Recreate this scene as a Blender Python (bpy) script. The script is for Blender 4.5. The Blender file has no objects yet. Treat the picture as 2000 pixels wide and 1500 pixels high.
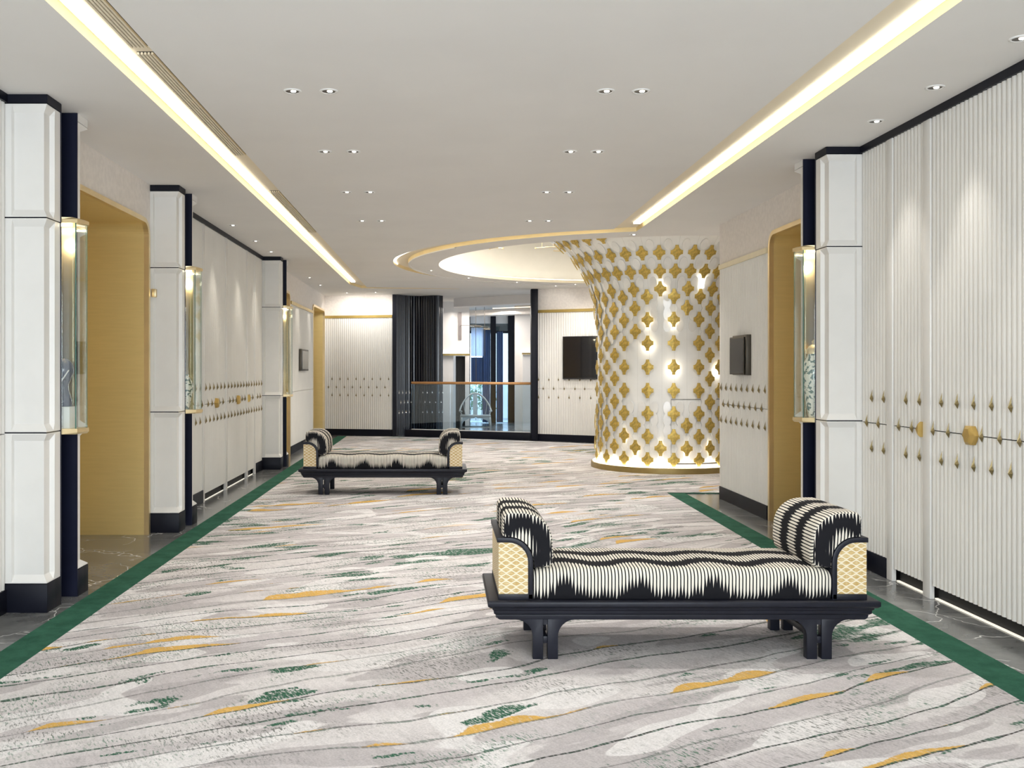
import bpy, bmesh, math, random
from mathutils import Vector, Matrix
from mathutils.geometry import tessellate_polygon
random.seed(7)
PI = math.pi
S = bpy.context.scene
C = bpy.context.scene.collection

# ------------------------------------------------------------------ camera
F = 1920.0           # focal length in pixels of the 2000x1500 frame
VX, VY = 862.0, 722.0
EYE = 1.4
cam = bpy.data.cameras.new('camera')
cam.sensor_width = 36.0
cam.lens = 36.0 * F / 2000.0
cam.shift_x = (1000 - VX) / 2000.0
cam.shift_y = (VY - 750) / 2000.0
cam.clip_start = 0.05
co = bpy.data.objects.new('camera', cam)
co.location = (0, 0, EYE)
co.rotation_euler = (PI / 2, 0, 0)
C.objects.link(co)
S.camera = co

# ------------------------------------------------------------------ exposure and world
S.view_settings.view_transform = 'Standard'
S.view_settings.look = 'None'
S.view_settings.gamma = 1
S.view_settings.use_curve_mapping = False
S.view_settings.exposure = 0.33
w = bpy.data.worlds.new('daylight')
S.world = w
w.use_nodes = True
w.node_tree.nodes['Background'].inputs[0].default_value = (0.80, 0.90, 1.0, 1)
w.node_tree.nodes['Background'].inputs[1].default_value = 1.6


def area(name, loc, rot, sx, sy, power, col=(1, 1, 1), spread=PI):
    l = bpy.data.lights.new(name, 'AREA')
    l.shape = 'RECTANGLE'
    l.size = sx
    l.size_y = sy
    l.energy = power
    l.color = col
    l.spread = spread
    o = bpy.data.objects.new(name, l)
    o.location = loc
    o.rotation_euler = rot
    C.objects.link(o)
    return o


# daylight coming through the glazed end of the hall behind the camera, and through the far atrium window
area('window_daylight', (0.25, -3.80, 1.50), (-PI / 2 - math.radians(14), 0, PI), 5.0, 2.4, 340, (0.85, 0.925, 1.0))
area('atrium_daylight', (1.3, 27.3, 1.9), (-PI / 2, 0, 0), 2.6, 2.4, 160, (0.75, 0.87, 1.0))
LINE_POWER = 2.5      # linear lamps in the ceiling slots
SPOT_POWER = 31.0      # downlights of the middle ceiling
WASH_POWER = 25.0      # wall washers

area('dome_fill', (1.55, 14.85, 3.66), (0, 0, 0), 1.8, 2.6, 150, (1.0, 0.94, 0.86))  # added fill light without a fixture, lifts the far part of the hall

# ------------------------------------------------------------------ material helpers
class NT:
    def __init__(s, name, rough=0.5, metal=0.0, spec=0.5, coat=0.0):
        s.m = bpy.data.materials.new(name)
        s.m.use_nodes = True
        s.t = s.m.node_tree
        s.b = s.t.nodes['Principled BSDF']
        s.b.inputs['Roughness'].default_value = rough
        s.b.inputs['Metallic'].default_value = metal
        s.b.inputs['Specular IOR Level'].default_value = spec
        s.b.inputs['Coat Weight'].default_value = coat

    def n(s, typ):
        return s.t.nodes.new(typ)

    def put(s, sock, v):
        if isinstance(v, (int, float)):
            sock.default_value = v
        elif isinstance(v, (tuple, list)):
            d = sock.default_value
            v = tuple(v)
            if len(d) == 4 and len(v) == 3:
                v = v + (1,)
            sock.default_value = v
        else:
            s.t.links.new(v, sock)

    def M(s, op, a, b=0.0, c=0.0):
        n = s.n('ShaderNodeMath')
        n.operation = op
        s.put(n.inputs[0], a)
        s.put(n.inputs[1], b)
        s.put(n.inputs[2], c)
        return n.outputs[0]

    def add(s, a, b): return s.M('ADD', a, b)
    def sub(s, a, b): return s.M('SUBTRACT', a, b)
    def mul(s, a, b): return s.M('MULTIPLY', a, b)

    def smooth(s, x, a, b, lo=0.0, hi=1.0):
        n = s.n('ShaderNodeMapRange')
        n.interpolation_type = 'SMOOTHSTEP'
        s.put(n.inputs[0], x)
        s.put(n.inputs[1], a)
        s.put(n.inputs[2], b)
        s.put(n.inputs[3], lo)
        s.put(n.inputs[4], hi)
        return n.outputs[0]

    def xyz(s, v):
        n = s.n('ShaderNodeSeparateXYZ')
        s.put(n.inputs[0], v)
        return n.outputs[0], n.outputs[1], n.outputs[2]

    def vec(s, x, y, z=0.0):
        n = s.n('ShaderNodeCombineXYZ')
        s.put(n.inputs[0], x)
        s.put(n.inputs[1], y)
        s.put(n.inputs[2], z)
        return n.outputs[0]

    def obj(s):
        return s.n('ShaderNodeTexCoord').outputs['Object']

    def uv(s):
        return s.n('ShaderNodeUVMap').outputs[0]

    def noise(s, v, scale=1.0, detail=2.0, rough=0.5, dist=0.0):
        n = s.n('ShaderNodeTexNoise')
        s.put(n.inputs['Vector'], v)
        n.inputs['Scale'].default_value = scale
        n.inputs['Detail'].default_value = detail
        n.inputs['Roughness'].default_value = rough
        n.inputs['Distortion'].default_value = dist
        return n.outputs[0]

    def white(s, v):
        n = s.n('ShaderNodeTexWhiteNoise')
        n.noise_dimensions = '1D'
        s.put(n.inputs['W'], v)
        return n.outputs[0]

    def mix(s, f, a, b):
        n = s.n('ShaderNodeMix')
        n.data_type = 'RGBA'
        s.put(n.inputs[0], f)
        s.put(n.inputs[6], a)
        s.put(n.inputs[7], b)
        return n.outputs[2]

    def col(s, v):
        s.put(s.b.inputs['Base Color'], v)
        return s

    def bump(s, h, strength=0.3, dist=0.01):
        n = s.n('ShaderNodeBump')
        n.inputs['Strength'].default_value = strength
        n.inputs['Distance'].default_value = dist
        s.put(n.inputs['Height'], h)
        s.t.links.new(n.outputs[0], s.b.inputs['Normal'])
        return s


def soft(name, c, rough=0.5, metal=0.0, var=0.04, scale=6.0, spec=0.5, coat=0.0, bump=0.0, stretch=(1, 1, 1)):
    """plain surface with slight procedural variation"""
    k = NT(name, rough, metal, spec, coat)
    x, y, z = k.xyz(k.obj())
    v = k.vec(k.mul(x, stretch[0]), k.mul(y, stretch[1]), k.mul(z, stretch[2]))
    f = k.noise(v, scale, 3.0)
    d = tuple(max(0.0, q * (1 - var)) for q in c)
    e = tuple(min(1.0, q * (1 + var)) for q in c)
    k.col(k.mix(k.smooth(f, 0.3, 0.7), d, e))
    if bump:
        k.bump(f, bump, 0.003)
    return k.m


def emis(name, c, strength):
    k = NT(name, 0.6)
    k.col(c)
    k.put(k.b.inputs['Emission Color'], c)
    k.b.inputs['Emission Strength'].default_value = strength
    return k.m


M_white = soft('white_lacquer', (0.80, 0.785, 0.755), 0.42, var=0.015)
M_flute = soft('white_fluted_panel', (0.79, 0.775, 0.735), 0.5, var=0.02, scale=3)
M_ceil = soft('ceiling_plaster', (0.85, 0.83, 0.80), 0.75, var=0.015, scale=1.5)
M_slot = soft('slot_plaster', (0.86, 0.77, 0.60), 0.6, var=0.01)
M_dome = soft('dome_plaster', (0.86, 0.84, 0.78), 0.7, var=0.01)
M_gilt = soft('gilt_edge', (0.93, 0.76, 0.42), 0.5, var=0.03)
M_beige = soft('beige_wallcovering', (0.86, 0.805, 0.75), 0.7, var=0.04, scale=25)
M_black = soft('black_skirting', (0.006, 0.007, 0.014), 0.45, var=0.1, spec=0.2)
M_dark = soft('dark_recess', (0.02, 0.02, 0.02), 0.7)
M_navy = soft('navy_lacquer', (0.008, 0.010, 0.026), 0.4, var=0.1, spec=0.25)
M_navyf = soft('navy_fluted', (0.005, 0.006, 0.012), 0.2, var=0.1, spec=0.6)
M_brassp = soft('brushed_brass_sheet', (0.80, 0.625, 0.28), 0.42, 0.45, var=0.02, scale=4, stretch=(1, 1, 14))
M_brass = soft('pale_brass', (0.84, 0.68, 0.40), 0.33, 0.85, var=0.04)
M_stud = soft('aged_brass', (0.24, 0.185, 0.085), 0.4, 0.65, var=0.1)
M_knob = soft('golden_knob', (0.62, 0.43, 0.14), 0.3, 0.7, var=0.08)
M_star = soft('gold_leaf', (0.60, 0.43, 0.11), 0.42, 0.55, var=0.22, scale=40, bump=0.5)
M_bronze = soft('bronze_band', (0.36, 0.27, 0.11), 0.4, 0.8, var=0.08)
M_wood = soft('black_lacquered_wood', (0.011, 0.012, 0.020), 0.42, var=0.15, scale=12, spec=0.3)
M_screen = soft('black_screen_glass', (0.012, 0.012, 0.015), 0.12, var=0.02, coat=0.6)
M_metal = soft('dark_bronze_metal', (0.10, 0.09, 0.075), 0.4, 0.6, var=0.05)
M_lampring = soft('lamp_ring_white', (0.85, 0.84, 0.82), 0.4)
M_copper = soft('copper_rail', (0.72, 0.38, 0.16), 0.35, 0.4, var=0.05)
M_curtain = soft('blue_curtain', (0.13, 0.19, 0.31), 0.8, var=0.3, scale=3, stretch=(9, 9, 0.1))
M_sheer = soft('white_sheer_curtain', (0.70, 0.76, 0.86), 0.8, var=0.08, scale=3, stretch=(9, 9, 0.1))
M_chair = soft('silver_grey_lacquer', (0.36, 0.38, 0.38), 0.3, 0.35, var=0.1)
M_leafg = soft('green_foliage', (0.10, 0.28, 0.13), 0.6, var=0.4, scale=20)
M_whitewall = soft('atrium_white_plaster', (0.80, 0.77, 0.74), 0.6, var=0.01)
M_star2 = M_star
M_line = emis('linear_lamp_glow', (1.0, 0.94, 0.80), LINE_POWER)
M_dlens = emis('downlight_lens', (1.0, 0.93, 0.82), 6.0)
M_led = emis('floor_led_strip', (1.0, 0.95, 0.82), 0.55)
M_ledw = emis('warm_led_strip', (1.0, 0.92, 0.78), 1.5)
M_ledb = emis('soffit_led_strip', (1.0, 0.80, 0.55), 1.3)
M_leda = emis('atrium_led_strip', (1.0, 0.85, 0.62), 9.0)
M_leds = emis('case_led_strip', (1.0, 0.88, 0.66), 14.0)
M_ledd = emis('drum_led_strip', (1.0, 0.96, 0.88), 14.0)


def translucent(m, c):
    t = m.node_tree
    out = [n for n in t.nodes if n.type == 'OUTPUT_MATERIAL'][0]
    tr = t.nodes.new('ShaderNodeBsdfTranslucent')
    tr.inputs[0].default_value = tuple(c) + (1,)
    mx = t.nodes.new('ShaderNodeMixShader')
    mx.inputs[0].default_value = 0.5
    t.links.new(t.nodes['Principled BSDF'].outputs[0], mx.inputs[1])
    t.links.new(tr.outputs[0], mx.inputs[2])
    t.links.new(mx.outputs[0], out.inputs[0])


translucent(M_sheer, (0.85, 0.90, 0.98))
translucent(M_curtain, (0.15, 0.20, 0.31))


def glass_mat(name, tint=(0.86, 0.95, 0.93), refl=0.10):
    k = NT(name, 0.02)
    for n in list(k.t.nodes):
        if n.type != 'OUTPUT_MATERIAL':
            k.t.nodes.remove(n)
    out = k.t.nodes[0]
    tr = k.n('ShaderNodeBsdfTransparent')
    tr.inputs[0].default_value = tint + (1,)
    gl = k.n('ShaderNodeBsdfGlossy')
    gl.inputs['Roughness'].default_value = 0.02
    gl.inputs['Color'].default_value = (1, 1, 1, 1)
    lw = k.n('ShaderNodeLayerWeight')
    lw.inputs[0].default_value = 0.35
    f = k.add(k.mul(lw.outputs['Fresnel'], 0.3), refl)
    mx = k.n('ShaderNodeMixShader')
    k.put(mx.inputs[0], f)
    k.t.links.new(tr.outputs[0], mx.inputs[1])
    k.t.links.new(gl.outputs[0], mx.inputs[2])
    k.t.links.new(mx.outputs[0], out.inputs[0])
    return k.m


M_glass = glass_mat('clear_glass', (0.965, 0.985, 0.975), 0.05)
M_glassb = glass_mat('balustrade_glass', (0.80, 0.88, 0.93), 0.05)
M_edge = soft('glass_edge_green', (0.05, 0.16, 0.13), 0.15, var=0.05)


def carpet_mat():
    k = NT('flowing_pattern_carpet', 0.95, spec=0.15)
    x, y, z = k.xyz(k.obj())
    th = math.radians(29)
    u = k.add(k.mul(x, math.cos(th)), k.mul(y, math.sin(th)))
    v = k.sub(k.mul(y, math.cos(th)), k.mul(x, math.sin(th)))
    # large gentle warp and local swirls
    w1 = k.noise(k.vec(k.mul(u, 0.45), k.mul(v, 0.8), 3.1), 1.0, 1.0)
    w2 = k.noise(k.vec(k.mul(u, 1.3), k.mul(v, 2.2), 7.7), 1.0, 2.0)
    vv = k.add(v, k.add(k.mul(k.sub(w1, 0.5), 0.62), k.mul(k.sub(w2, 0.5), 0.16)))
    P = 0.185
    q = k.M('DIVIDE', vv, P)
    idx = k.M('FLOOR', q)
    f = k.M('FRACT', q)
    # ground: off-white, mauve grey and warm patches with soft-edged flat shapes
    n1 = k.noise(k.vec(k.mul(u, 0.9), k.mul(vv, 3.6), 1.0), 1.0, 2.0)
    n2 = k.noise(k.vec(k.mul(u, 1.1), k.mul(vv, 4.6), 9.0), 1.0, 2.0, 0.4)
    base = k.mix(k.smooth(n1, 0.42, 0.56), (0.585, 0.545, 0.55), (0.70, 0.665, 0.66))
    base = k.mix(k.mul(k.smooth(n2, 0.555, 0.57), 0.75), base, (0.47, 0.435, 0.44))
    n3 = k.noise(k.vec(k.mul(u, 1.9), k.mul(vv, 3.9), 19.0), 1.0, 0.0)
    base = k.mix(k.mul(k.smooth(n3, 0.60, 0.612), 0.85), base, (0.80, 0.775, 0.77))
    # pile speckle and brushed streaks across the flow
    sp = k.noise(k.obj(), 130.0, 2.0)
    st = k.noise(k.vec(k.mul(u, 30.0), k.mul(v, 5.0), 2.0), 1.0, 3.0, 0.7)
    shade = k.mul(k.smooth(sp, 0.3, 0.7, 0.88, 1.06), k.smooth(st, 0.25, 0.75, 0.90, 1.05))
    # hatched green-grey
    h1 = k.noise(k.vec(k.mul(u, 105.0), k.mul(v, 26.0), 5.0), 1.0, 2.0, 0.7)
    zone = k.noise(k.vec(k.mul(u, 1.3), k.mul(vv, 2.8), 33.0), 1.0, 3.0, 0.6)
    hz = k.smooth(zone, 0.46, 0.62)
    hatch = k.mul(k.smooth(h1, 0.52, 0.62), hz)
    zc_ = k.smooth(k.noise(k.vec(k.mul(u, 1.2), k.mul(vv, 3.0), 63.0), 1.0, 1.0), 0.45, 0.55)
    base = k.mix(k.mul(hatch, 0.85), base, k.mix(zc_, (0.13, 0.14, 0.12), (0.05, 0.17, 0.095)))
    zone2 = k.noise(k.vec(k.mul(u, 0.7), k.mul(vv, 2.2), 71.0), 1.0, 3.0, 0.6)
    h2 = k.noise(k.vec(k.mul(u, 90.0), k.mul(v, 18.0), 15.0), 1.0, 2.0, 0.7)
    base = k.mix(k.mul(k.mul(k.smooth(h2, 0.50, 0.62), k.smooth(zone2, 0.50, 0.62)), 0.40), base, (0.20, 0.19, 0.19))
    # solid green brush marks
    g = k.noise(k.vec(k.mul(u, 1.7), k.mul(vv, 6.5), 51.0), 1.0, 2.0, 0.55)
    g2 = k.noise(k.vec(k.mul(u, 0.5), k.mul(v, 0.7), 44.0), 1.0, 0.0)
    jg = k.mul(k.sub(k.noise(k.vec(k.mul(u, 55.0), k.mul(v, 22.0), 8.0), 1.0, 2.0, 0.7), 0.5), 0.16)
    gm = k.mul(k.smooth(k.add(k.add(g, jg), k.mul(k.sub(g2, 0.5), 0.35)), 0.625, 0.655), k.smooth(h1, 0.36, 0.52, 0.25, 1.0))
    base = k.mix(gm, base, (0.035, 0.125, 0.075))
    # amber marks that sit on one side of some contour lines
    o = k.noise(k.vec(k.mul(u, 1.25), k.mul(idx, 7.3), 80.0), 1.0, 2.0, 0.5)
    thick = k.add(k.smooth(o, 0.54, 0.70, 0.0, 0.55), k.mul(k.sub(k.noise(k.vec(k.mul(u, 7.0), k.mul(idx, 3.1), 4.0), 1.0, 2.0), 0.5), 0.22))
    om = k.mul(k.smooth(k.sub(k.add(k.add(thick, 0.02), k.mul(jg, 0.8)), f), 0.0, 0.04), k.smooth(k.add(o, k.mul(jg, 0.3)), 0.545, 0.565))
    om = k.mul(om, k.smooth(k.white(k.add(idx, 3.0)), 0.25, 0.3))
    base = k.mix(k.mul(om, k.smooth(h2, 0.3, 0.46, 0.45, 1.0)), base, (0.70, 0.43, 0.12))
    # contour lines, some fine and solid, some dashed
    dist = k.mul(k.M('MINIMUM', f, k.sub(1.0, f)), P)
    wob = k.noise(k.vec(k.mul(u, 6.0), k.mul(idx, 3.0), 0.0), 1.0, 2.0)
    wid = k.smooth(wob, 0.35, 0.75, 0.004, 0.013)
    ln = k.smooth(k.sub(wid, dist), -0.0015, 0.0015)
    nearest = k.M('ROUND', q)
    strong = k.smooth(k.white(k.mul(nearest, 1.37)), 0.15, 0.8, 0.5, 1.0)
    dash = k.smooth(k.noise(k.vec(k.mul(u, 60.0), nearest, 0.0), 1.0, 1.0), 0.42, 0.52, 0.55, 1.0)
    lcol = k.mix(k.smooth(wob, 0.45, 0.6), (0.06, 0.055, 0.055), (0.05, 0.12, 0.08))
    base = k.mix(k.mul(ln, k.mul(strong, dash)), base, lcol)
    mm = k.n('ShaderNodeMix')
    mm.data_type = 'RGBA'
    mm.blend_type = 'MULTIPLY'
    mm.inputs[0].default_value = 1.0
    k.put(mm.inputs[6], base)
    cc = k.n('ShaderNodeCombineColor')
    for i in range(3):
        k.put(cc.inputs[i], shade)
    k.t.links.new(cc.outputs[0], mm.inputs[7])
    k.col(mm.outputs[2])
    k.bump(sp, 0.35, 0.004)
    return k.m


M_carpet = carpet_mat()
kk = NT('green_carpet_border', 0.95, spec=0.1)
n1_ = kk.noise(kk.obj(), 6.0, 4.0, 0.7)
n2_ = kk.noise(kk.obj(), 140.0, 2.0)
kk.col(kk.mix(kk.add(kk.mul(kk.smooth(n1_, 0.3, 0.7), 0.6), kk.mul(n2_, 0.4)), (0.018, 0.075, 0.048), (0.045, 0.145, 0.095)))
kk.bump(n2_, 0.3, 0.004)
M_border = kk.m


def marble_mat():
    k = NT('grey_veined_marble', 0.16, spec=0.5)
    x, y, z = k.xyz(k.obj())
    p = k.obj()
    wn = k.n('ShaderNodeTexNoise')
    k.put(wn.inputs['Vector'], p)
    wn.inputs['Scale'].default_value = 2.2
    wn.inputs['Detail'].default_value = 4
    mx = k.n('ShaderNodeVectorMath')
    mx.operation = 'MULTIPLY_ADD'
    k.put(mx.inputs[0], wn.outputs[1])
    mx.inputs[1].default_value = (0.5, 0.5, 0.5)
    k.put(mx.inputs[2], p)
    vo = k.n('ShaderNodeTexVoronoi')
    vo.feature = 'DISTANCE_TO_EDGE'
    vo.inputs['Scale'].default_value = 2.4
    k.put(vo.inputs['Vector'], mx.outputs[0])
    fade = k.smooth(k.noise(p, 2.3, 2.0), 0.42, 0.54)
    vein = k.mul(k.smooth(vo.outputs[0], 0.0, 0.014, 1.0, 0.0), fade)
    base = k.mix(k.smooth(k.noise(p, 3.5, 5.0, 0.6), 0.3, 0.7), (0.105, 0.108, 0.108), (0.19, 0.193, 0.192))
    seam = k.M('ABSOLUTE', k.sub(k.M('FRACT', k.M('DIVIDE', y, 0.6)), 0.5))
    base = k.mix(k.smooth(seam, 0.0, 0.0035, 0.6, 0.0), base, (0.5, 0.5, 0.48))
    base = k.mix(k.mul(vein, 0.9), base, (0.80, 0.79, 0.77))
    k.col(base)
    return k.m


M_marble = marble_mat()


def ikat_mat(name, kind):
    """black and cream ikat: thin stripes along V, spaced along U, swallowed by black bands"""
    k = NT(name, 0.85, spec=0.2)
    U, V, _ = k.xyz(k.uv())
    p = 0.0165
    q = k.M('DIVIDE', U, p)
    idx = k.M('FLOOR', q)
    tri = k.mul(k.M('ABSOLUTE', k.sub(k.M('FRACT', q), 0.5)), 2.0)      # 0 stripe centre .. 1 between
    jit = k.sub(k.white(idx), 0.5)
    Vj = k.add(V, k.mul(jit, 0.034 if kind == 'seat' else 0.02))
    Vj = k.add(Vj, k.mul(k.sub(k.noise(k.vec(k.mul(U, 90.0), k.mul(V, 14.0)), 1.0, 1.0), 0.5), 0.02))
    if kind == 'seat':
        wv = k.M('COSINE', k.mul(k.sub(U, 0.372), 2 * PI / 0.355))
        hump = k.M('POWER', k.mul(k.add(wv, 1.0), 0.5), 4.0)
        h0 = k.add(-0.004, k.mul(hump, 0.066))
        b = k.smooth(k.sub(h0, Vj), -0.070, 0.014)
        for c, a, wd in ((0.268, 0.036, 0.030), (0.475, 0.034, 0.042)):
            cc = k.add(c, k.mul(wv, a))
            d = k.M('ABSOLUTE', k.sub(k.add(V, k.mul(jit, 0.012)), cc))
            b = k.M('MAXIMUM', b, k.smooth(d, wd * 0.7, wd + 0.032, 1.0, 0.0))
    elif kind == 'wrap':
        b = None
        for c, wd in ((0.175, 0.024), (0.385, 0.030)):
            d = k.M('ABSOLUTE', k.sub(Vj, c))
            e = k.smooth(d, wd * 0.7, wd + 0.05, 1.0, 0.0)
            b = e if b is None else k.M('MAXIMUM', b, e)
    else:                                                               # end face, V = minus the distance below the rim
        d = k.M('ABSOLUTE', k.add(Vj, 0.048))
        b = k.smooth(d, 0.006, 0.062, 1.0, 0.0)
        b = k.M('MAXIMUM', b, k.smooth(V, -0.004, -0.001, 0.0, 0.0))
    t = k.sub(0.66, k.mul(b, 0.80))
    wmask = k.smooth(k.sub(t, tri), -0.06, 0.06)
    k.col(k.mix(wmask, (0.010, 0.010, 0.013), (0.83, 0.78, 0.68)))
    k.bump(wmask, 0.25, 0.002)
    return k.m


M_iseat = ikat_mat('ikat_fabric_seat', 'seat')
M_iwrap = ikat_mat('ikat_fabric_roll', 'wrap')
M_iend = ikat_mat('ikat_fabric_end', 'end')


def cane_mat():
    k = NT('woven_cane', 0.6)
    x, y, z = k.xyz(k.obj())
    h = k.add(x, k.mul(y, 1.0))
    a = k.M('FRACT', k.mul(z, 1 / 0.0165))
    row = k.M('FLOOR', k.mul(z, 1 / 0.0165))
    ph = k.add(k.mul(h, 2 * PI / 0.048), k.mul(k.M('MODULO', row, 2.0), PI))
    wv = k.mul(k.M('SINE', ph), 0.32)
    d = k.M('ABSOLUTE', k.sub(k.sub(a, 0.5), wv))
    strand = k.smooth(d, 0.10, 0.26, 1.0, 0.0)
    d2 = k.M('ABSOLUTE', k.sub(k.M('FRACT', k.mul(z, 1 / 0.00825)), 0.5))
    fine = k.smooth(d2, 0.12, 0.3, 1.0, 0.0)
    n = k.smooth(k.noise(k.obj(), 60.0, 2.0), 0.3, 0.7)
    c = k.mix(n, (0.58, 0.39, 0.14), (0.74, 0.58, 0.31))
    c = k.mix(k.mul(fine, 0.45), c, (0.42, 0.27, 0.08))
    c = k.mix(strand, c, (0.88, 0.80, 0.62))
    k.col(c)
    k.bump(strand, 0.5, 0.003)
    return k.m


M_cane = cane_mat()
M_pot = None


def speckle_mat():
    k = NT('patterned_porcelain', 0.2, coat=0.5)
    f = k.noise(k.obj(), 38.0, 2.0)
    c = k.mix(k.smooth(f, 0.52, 0.57), (0.82, 0.80, 0.70), (0.08, 0.16, 0.14))
    k.col(c)
    return k.m


M_pot = speckle_mat()
M_bluev = soft('navy_glaze', (0.03, 0.045, 0.09), 0.2, var=0.3, scale=9, coat=0.5)

# ------------------------------------------------------------------ object helpers
ROOTW = {}


def tag(o, label=None, cat=None, group=None, kind=None):
    if label: o['label'] = label
    if cat: o['category'] = cat
    if group: o['group'] = group
    if kind: o['kind'] = kind
    return o


def thing(name, label, cat, loc=(0, 0, 0), group=None, rz=0.0):
    o = bpy.data.objects.new(name, None)
    o.empty_display_size = 0.1
    C.objects.link(o)
    o.location = loc
    o.rotation_euler = (0, 0, rz)
    ROOTW[o.name] = Vector(loc)
    return tag(o, label, cat, group)


def obj(name, bm, mat, parent=None, smooth=False, bevel=0.0, local=False, kind=None):
    """link a bmesh given in world metres as one mesh object (moved into the parent's frame)"""
    if parent is not None and not local:
        bmesh.ops.translate(bm, verts=bm.verts, vec=-ROOTW[parent.name])
    if not local or True:
        bmesh.ops.recalc_face_normals(bm, faces=bm.faces)
    me = bpy.data.meshes.new(name)
    bm.to_mesh(me)
    bm.free()
    for mm in (mat if isinstance(mat, (list, tuple)) else [mat]):
        me.materials.append(mm)
    if smooth:
        for p in me.polygons:
            p.use_smooth = True
    o = bpy.data.objects.new(name, me)
    C.objects.link(o)
    if parent is not None:
        o.parent = parent
        ROOTW[o.name] = ROOTW[parent.name]
    else:
        ROOTW[o.name] = Vector((0, 0, 0))
    if bevel:
        md = o.modifiers.new('bevel', 'BEVEL')
        md.width = bevel
        md.segments = 2
        md.limit_method = 'ANGLE'
    if smooth == 'auto' or bevel:
        for p in me.polygons:
            p.use_smooth = True
        md2 = o.modifiers.new('split', 'EDGE_SPLIT')
        md2.split_angle = math.radians(40)
    if kind:
        o['kind'] = kind
    return o


def struct(name, bm, mat, **kw):
    return obj(name, bm, mat, kind='structure', **kw)


def B():
    return bmesh.new()


def box(bm, x0, x1, y0, y1, z0, z1):
    x0, x1 = min(x0, x1), max(x0, x1)
    y0, y1 = min(y0, y1), max(y0, y1)
    v = [bm.verts.new(p) for p in ((x0, y0, z0), (x1, y0, z0), (x1, y1, z0), (x0, y1, z0),
                                   (x0, y0, z1), (x1, y0, z1), (x1, y1, z1), (x0, y1, z1))]
    for f in ((0, 3, 2, 1), (4, 5, 6, 7), (0, 1, 5, 4), (1, 2, 6, 5), (2, 3, 7, 6), (3, 0, 4, 7)):
        bm.faces.new([v[i] for i in f])
    return bm


def bx(*a):
    return box(B(), *a)


def loft(bm, rings, closed=True, caps=True):
    R = [[bm.verts.new(p) for p in r] for r in rings]
    n = len(R[0])
    for a, b in zip(R, R[1:]):
        for i in range(n if closed else n - 1):
            j = (i + 1) % n
            bm.faces.new((a[i], a[j], b[j], b[i]))
    if caps and closed:
        bm.faces.new(R[0][::-1])
        bm.faces.new(R[-1])
    return bm


def prism(bm, poly, z0, z1):
    return loft(bm, [[(x, y, z0) for x, y in poly], [(x, y, z1) for x, y in poly]])


def prism_y(bm, poly, y0, y1):
    """poly in x,z extruded along y"""
    return loft(bm, [[(x, y0, z) for x, z in poly], [(x, y1, z) for x, z in poly]])


def tube(bm, pts, r, seg=8, caps=True):
    rings = []
    pts = [Vector(p) for p in pts]
    up = None
    for i, p in enumerate(pts):
        t = (pts[min(i + 1, len(pts) - 1)] - pts[max(i - 1, 0)]).normalized()
        if up is None:
            up = Vector((0, 0, 1)) if abs(t.z) < 0.9 else Vector((1, 0, 0))
        s = t.cross(up).normalized()
        u2 = s.cross(t).normalized()
        up = u2
        rr = r[i] if isinstance(r, (list, tuple)) else r
        rings.append([tuple(p + (s * math.cos(2 * PI * k / seg) + u2 * math.sin(2 * PI * k / seg)) * rr) for k in range(seg)])
    return loft(bm, rings, True, caps)


def lathe(bm, prof, cx, cy, z0=0.0, seg=24, a0=0.0, a1=2 * PI):
    full = abs(a1 - a0 - 2 * PI) < 1e-6
    n = seg if full else seg + 1
    rings = []
    for r, z in prof:
        rings.append([(cx + r * math.cos(a0 + (a1 - a0) * k / seg), cy + r * math.sin(a0 + (a1 - a0) * k / seg), z0 + z) for k in range(n)])
    return loft(bm, rings, full, False)


def path_pts(pts, step):
    """resample a plan polyline; returns (x, y, nx, ny) with the normal on the left of travel"""
    out = []
    seg = []
    L = 0
    for a, b in zip(pts, pts[1:]):
        d = math.dist(a, b)
        seg.append((L, L + d, a, b))
        L += d
    n = max(1, round(L / step))
    for i in range(n + 1):
        s = L * i / n
        for s0, s1, a, b in seg:
            if s <= s1 + 1e-9:
                break
        t = (s - s0) / max(1e-9, s1 - s0)
        dx, dy = (b[0] - a[0]) / (s1 - s0), (b[1] - a[1]) / (s1 - s0)
        out.append((a[0] + (b[0] - a[0]) * t, a[1] + (b[1] - a[1]) * t, -dy, dx))
    return out, L


def smooth_path(pts, n=8):
    out = []
    P = [pts[0]] + list(pts) + [pts[-1]]
    for i in range(1, len(P) - 2):
        p0, p1, p2, p3 = P[i - 1], P[i], P[i + 1], P[i + 2]
        for k in range(n):
            t = k / n
            out.append(tuple(0.5 * (2 * p1[j] + (p2[j] - p0[j]) * t + (2 * p0[j] - 5 * p1[j] + 4 * p2[j] - p3[j]) * t * t
                                    + (3 * p1[j] - p0[j] - 3 * p2[j] + p3[j]) * t ** 3) for j in (0, 1)))
    out.append(tuple(pts[-1]))
    return out


def fluted(pts, zr, side, pitch=0.045, depth=0.011, thick=0.012, bm=None, k=4):
    """solid fluted board along a plan polyline; flutes bulge to `side` (+1 = left of travel)"""
    bm = bm or B()
    _, L = path_pts(pts, 1)
    nf = max(1, round(L / pitch))
    pp, L = path_pts(pts, L / (nf * k))
    for z0, z1 in zr:
        rows = []
        for i, (x, y, nx, ny) in enumerate(pp):
            ph = (i % k) / k
            o = (thick + depth * math.sin(PI * ph) ** 0.7 if ph else thick) * side
            rows.append([bm.verts.new(q) for q in ((x, y, z0), (x + nx * o, y + ny * o, z0), (x + nx * o, y + ny * o, z1), (x, y, z1))])
        for a, b in zip(rows, rows[1:]):
            for j in range(4):
                m = (j + 1) % 4
                bm.faces.new((a[j], a[m], b[m], b[j]))
        bm.faces.new(rows[0][::-1])
        bm.faces.new(rows[-1])
    return bm


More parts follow.
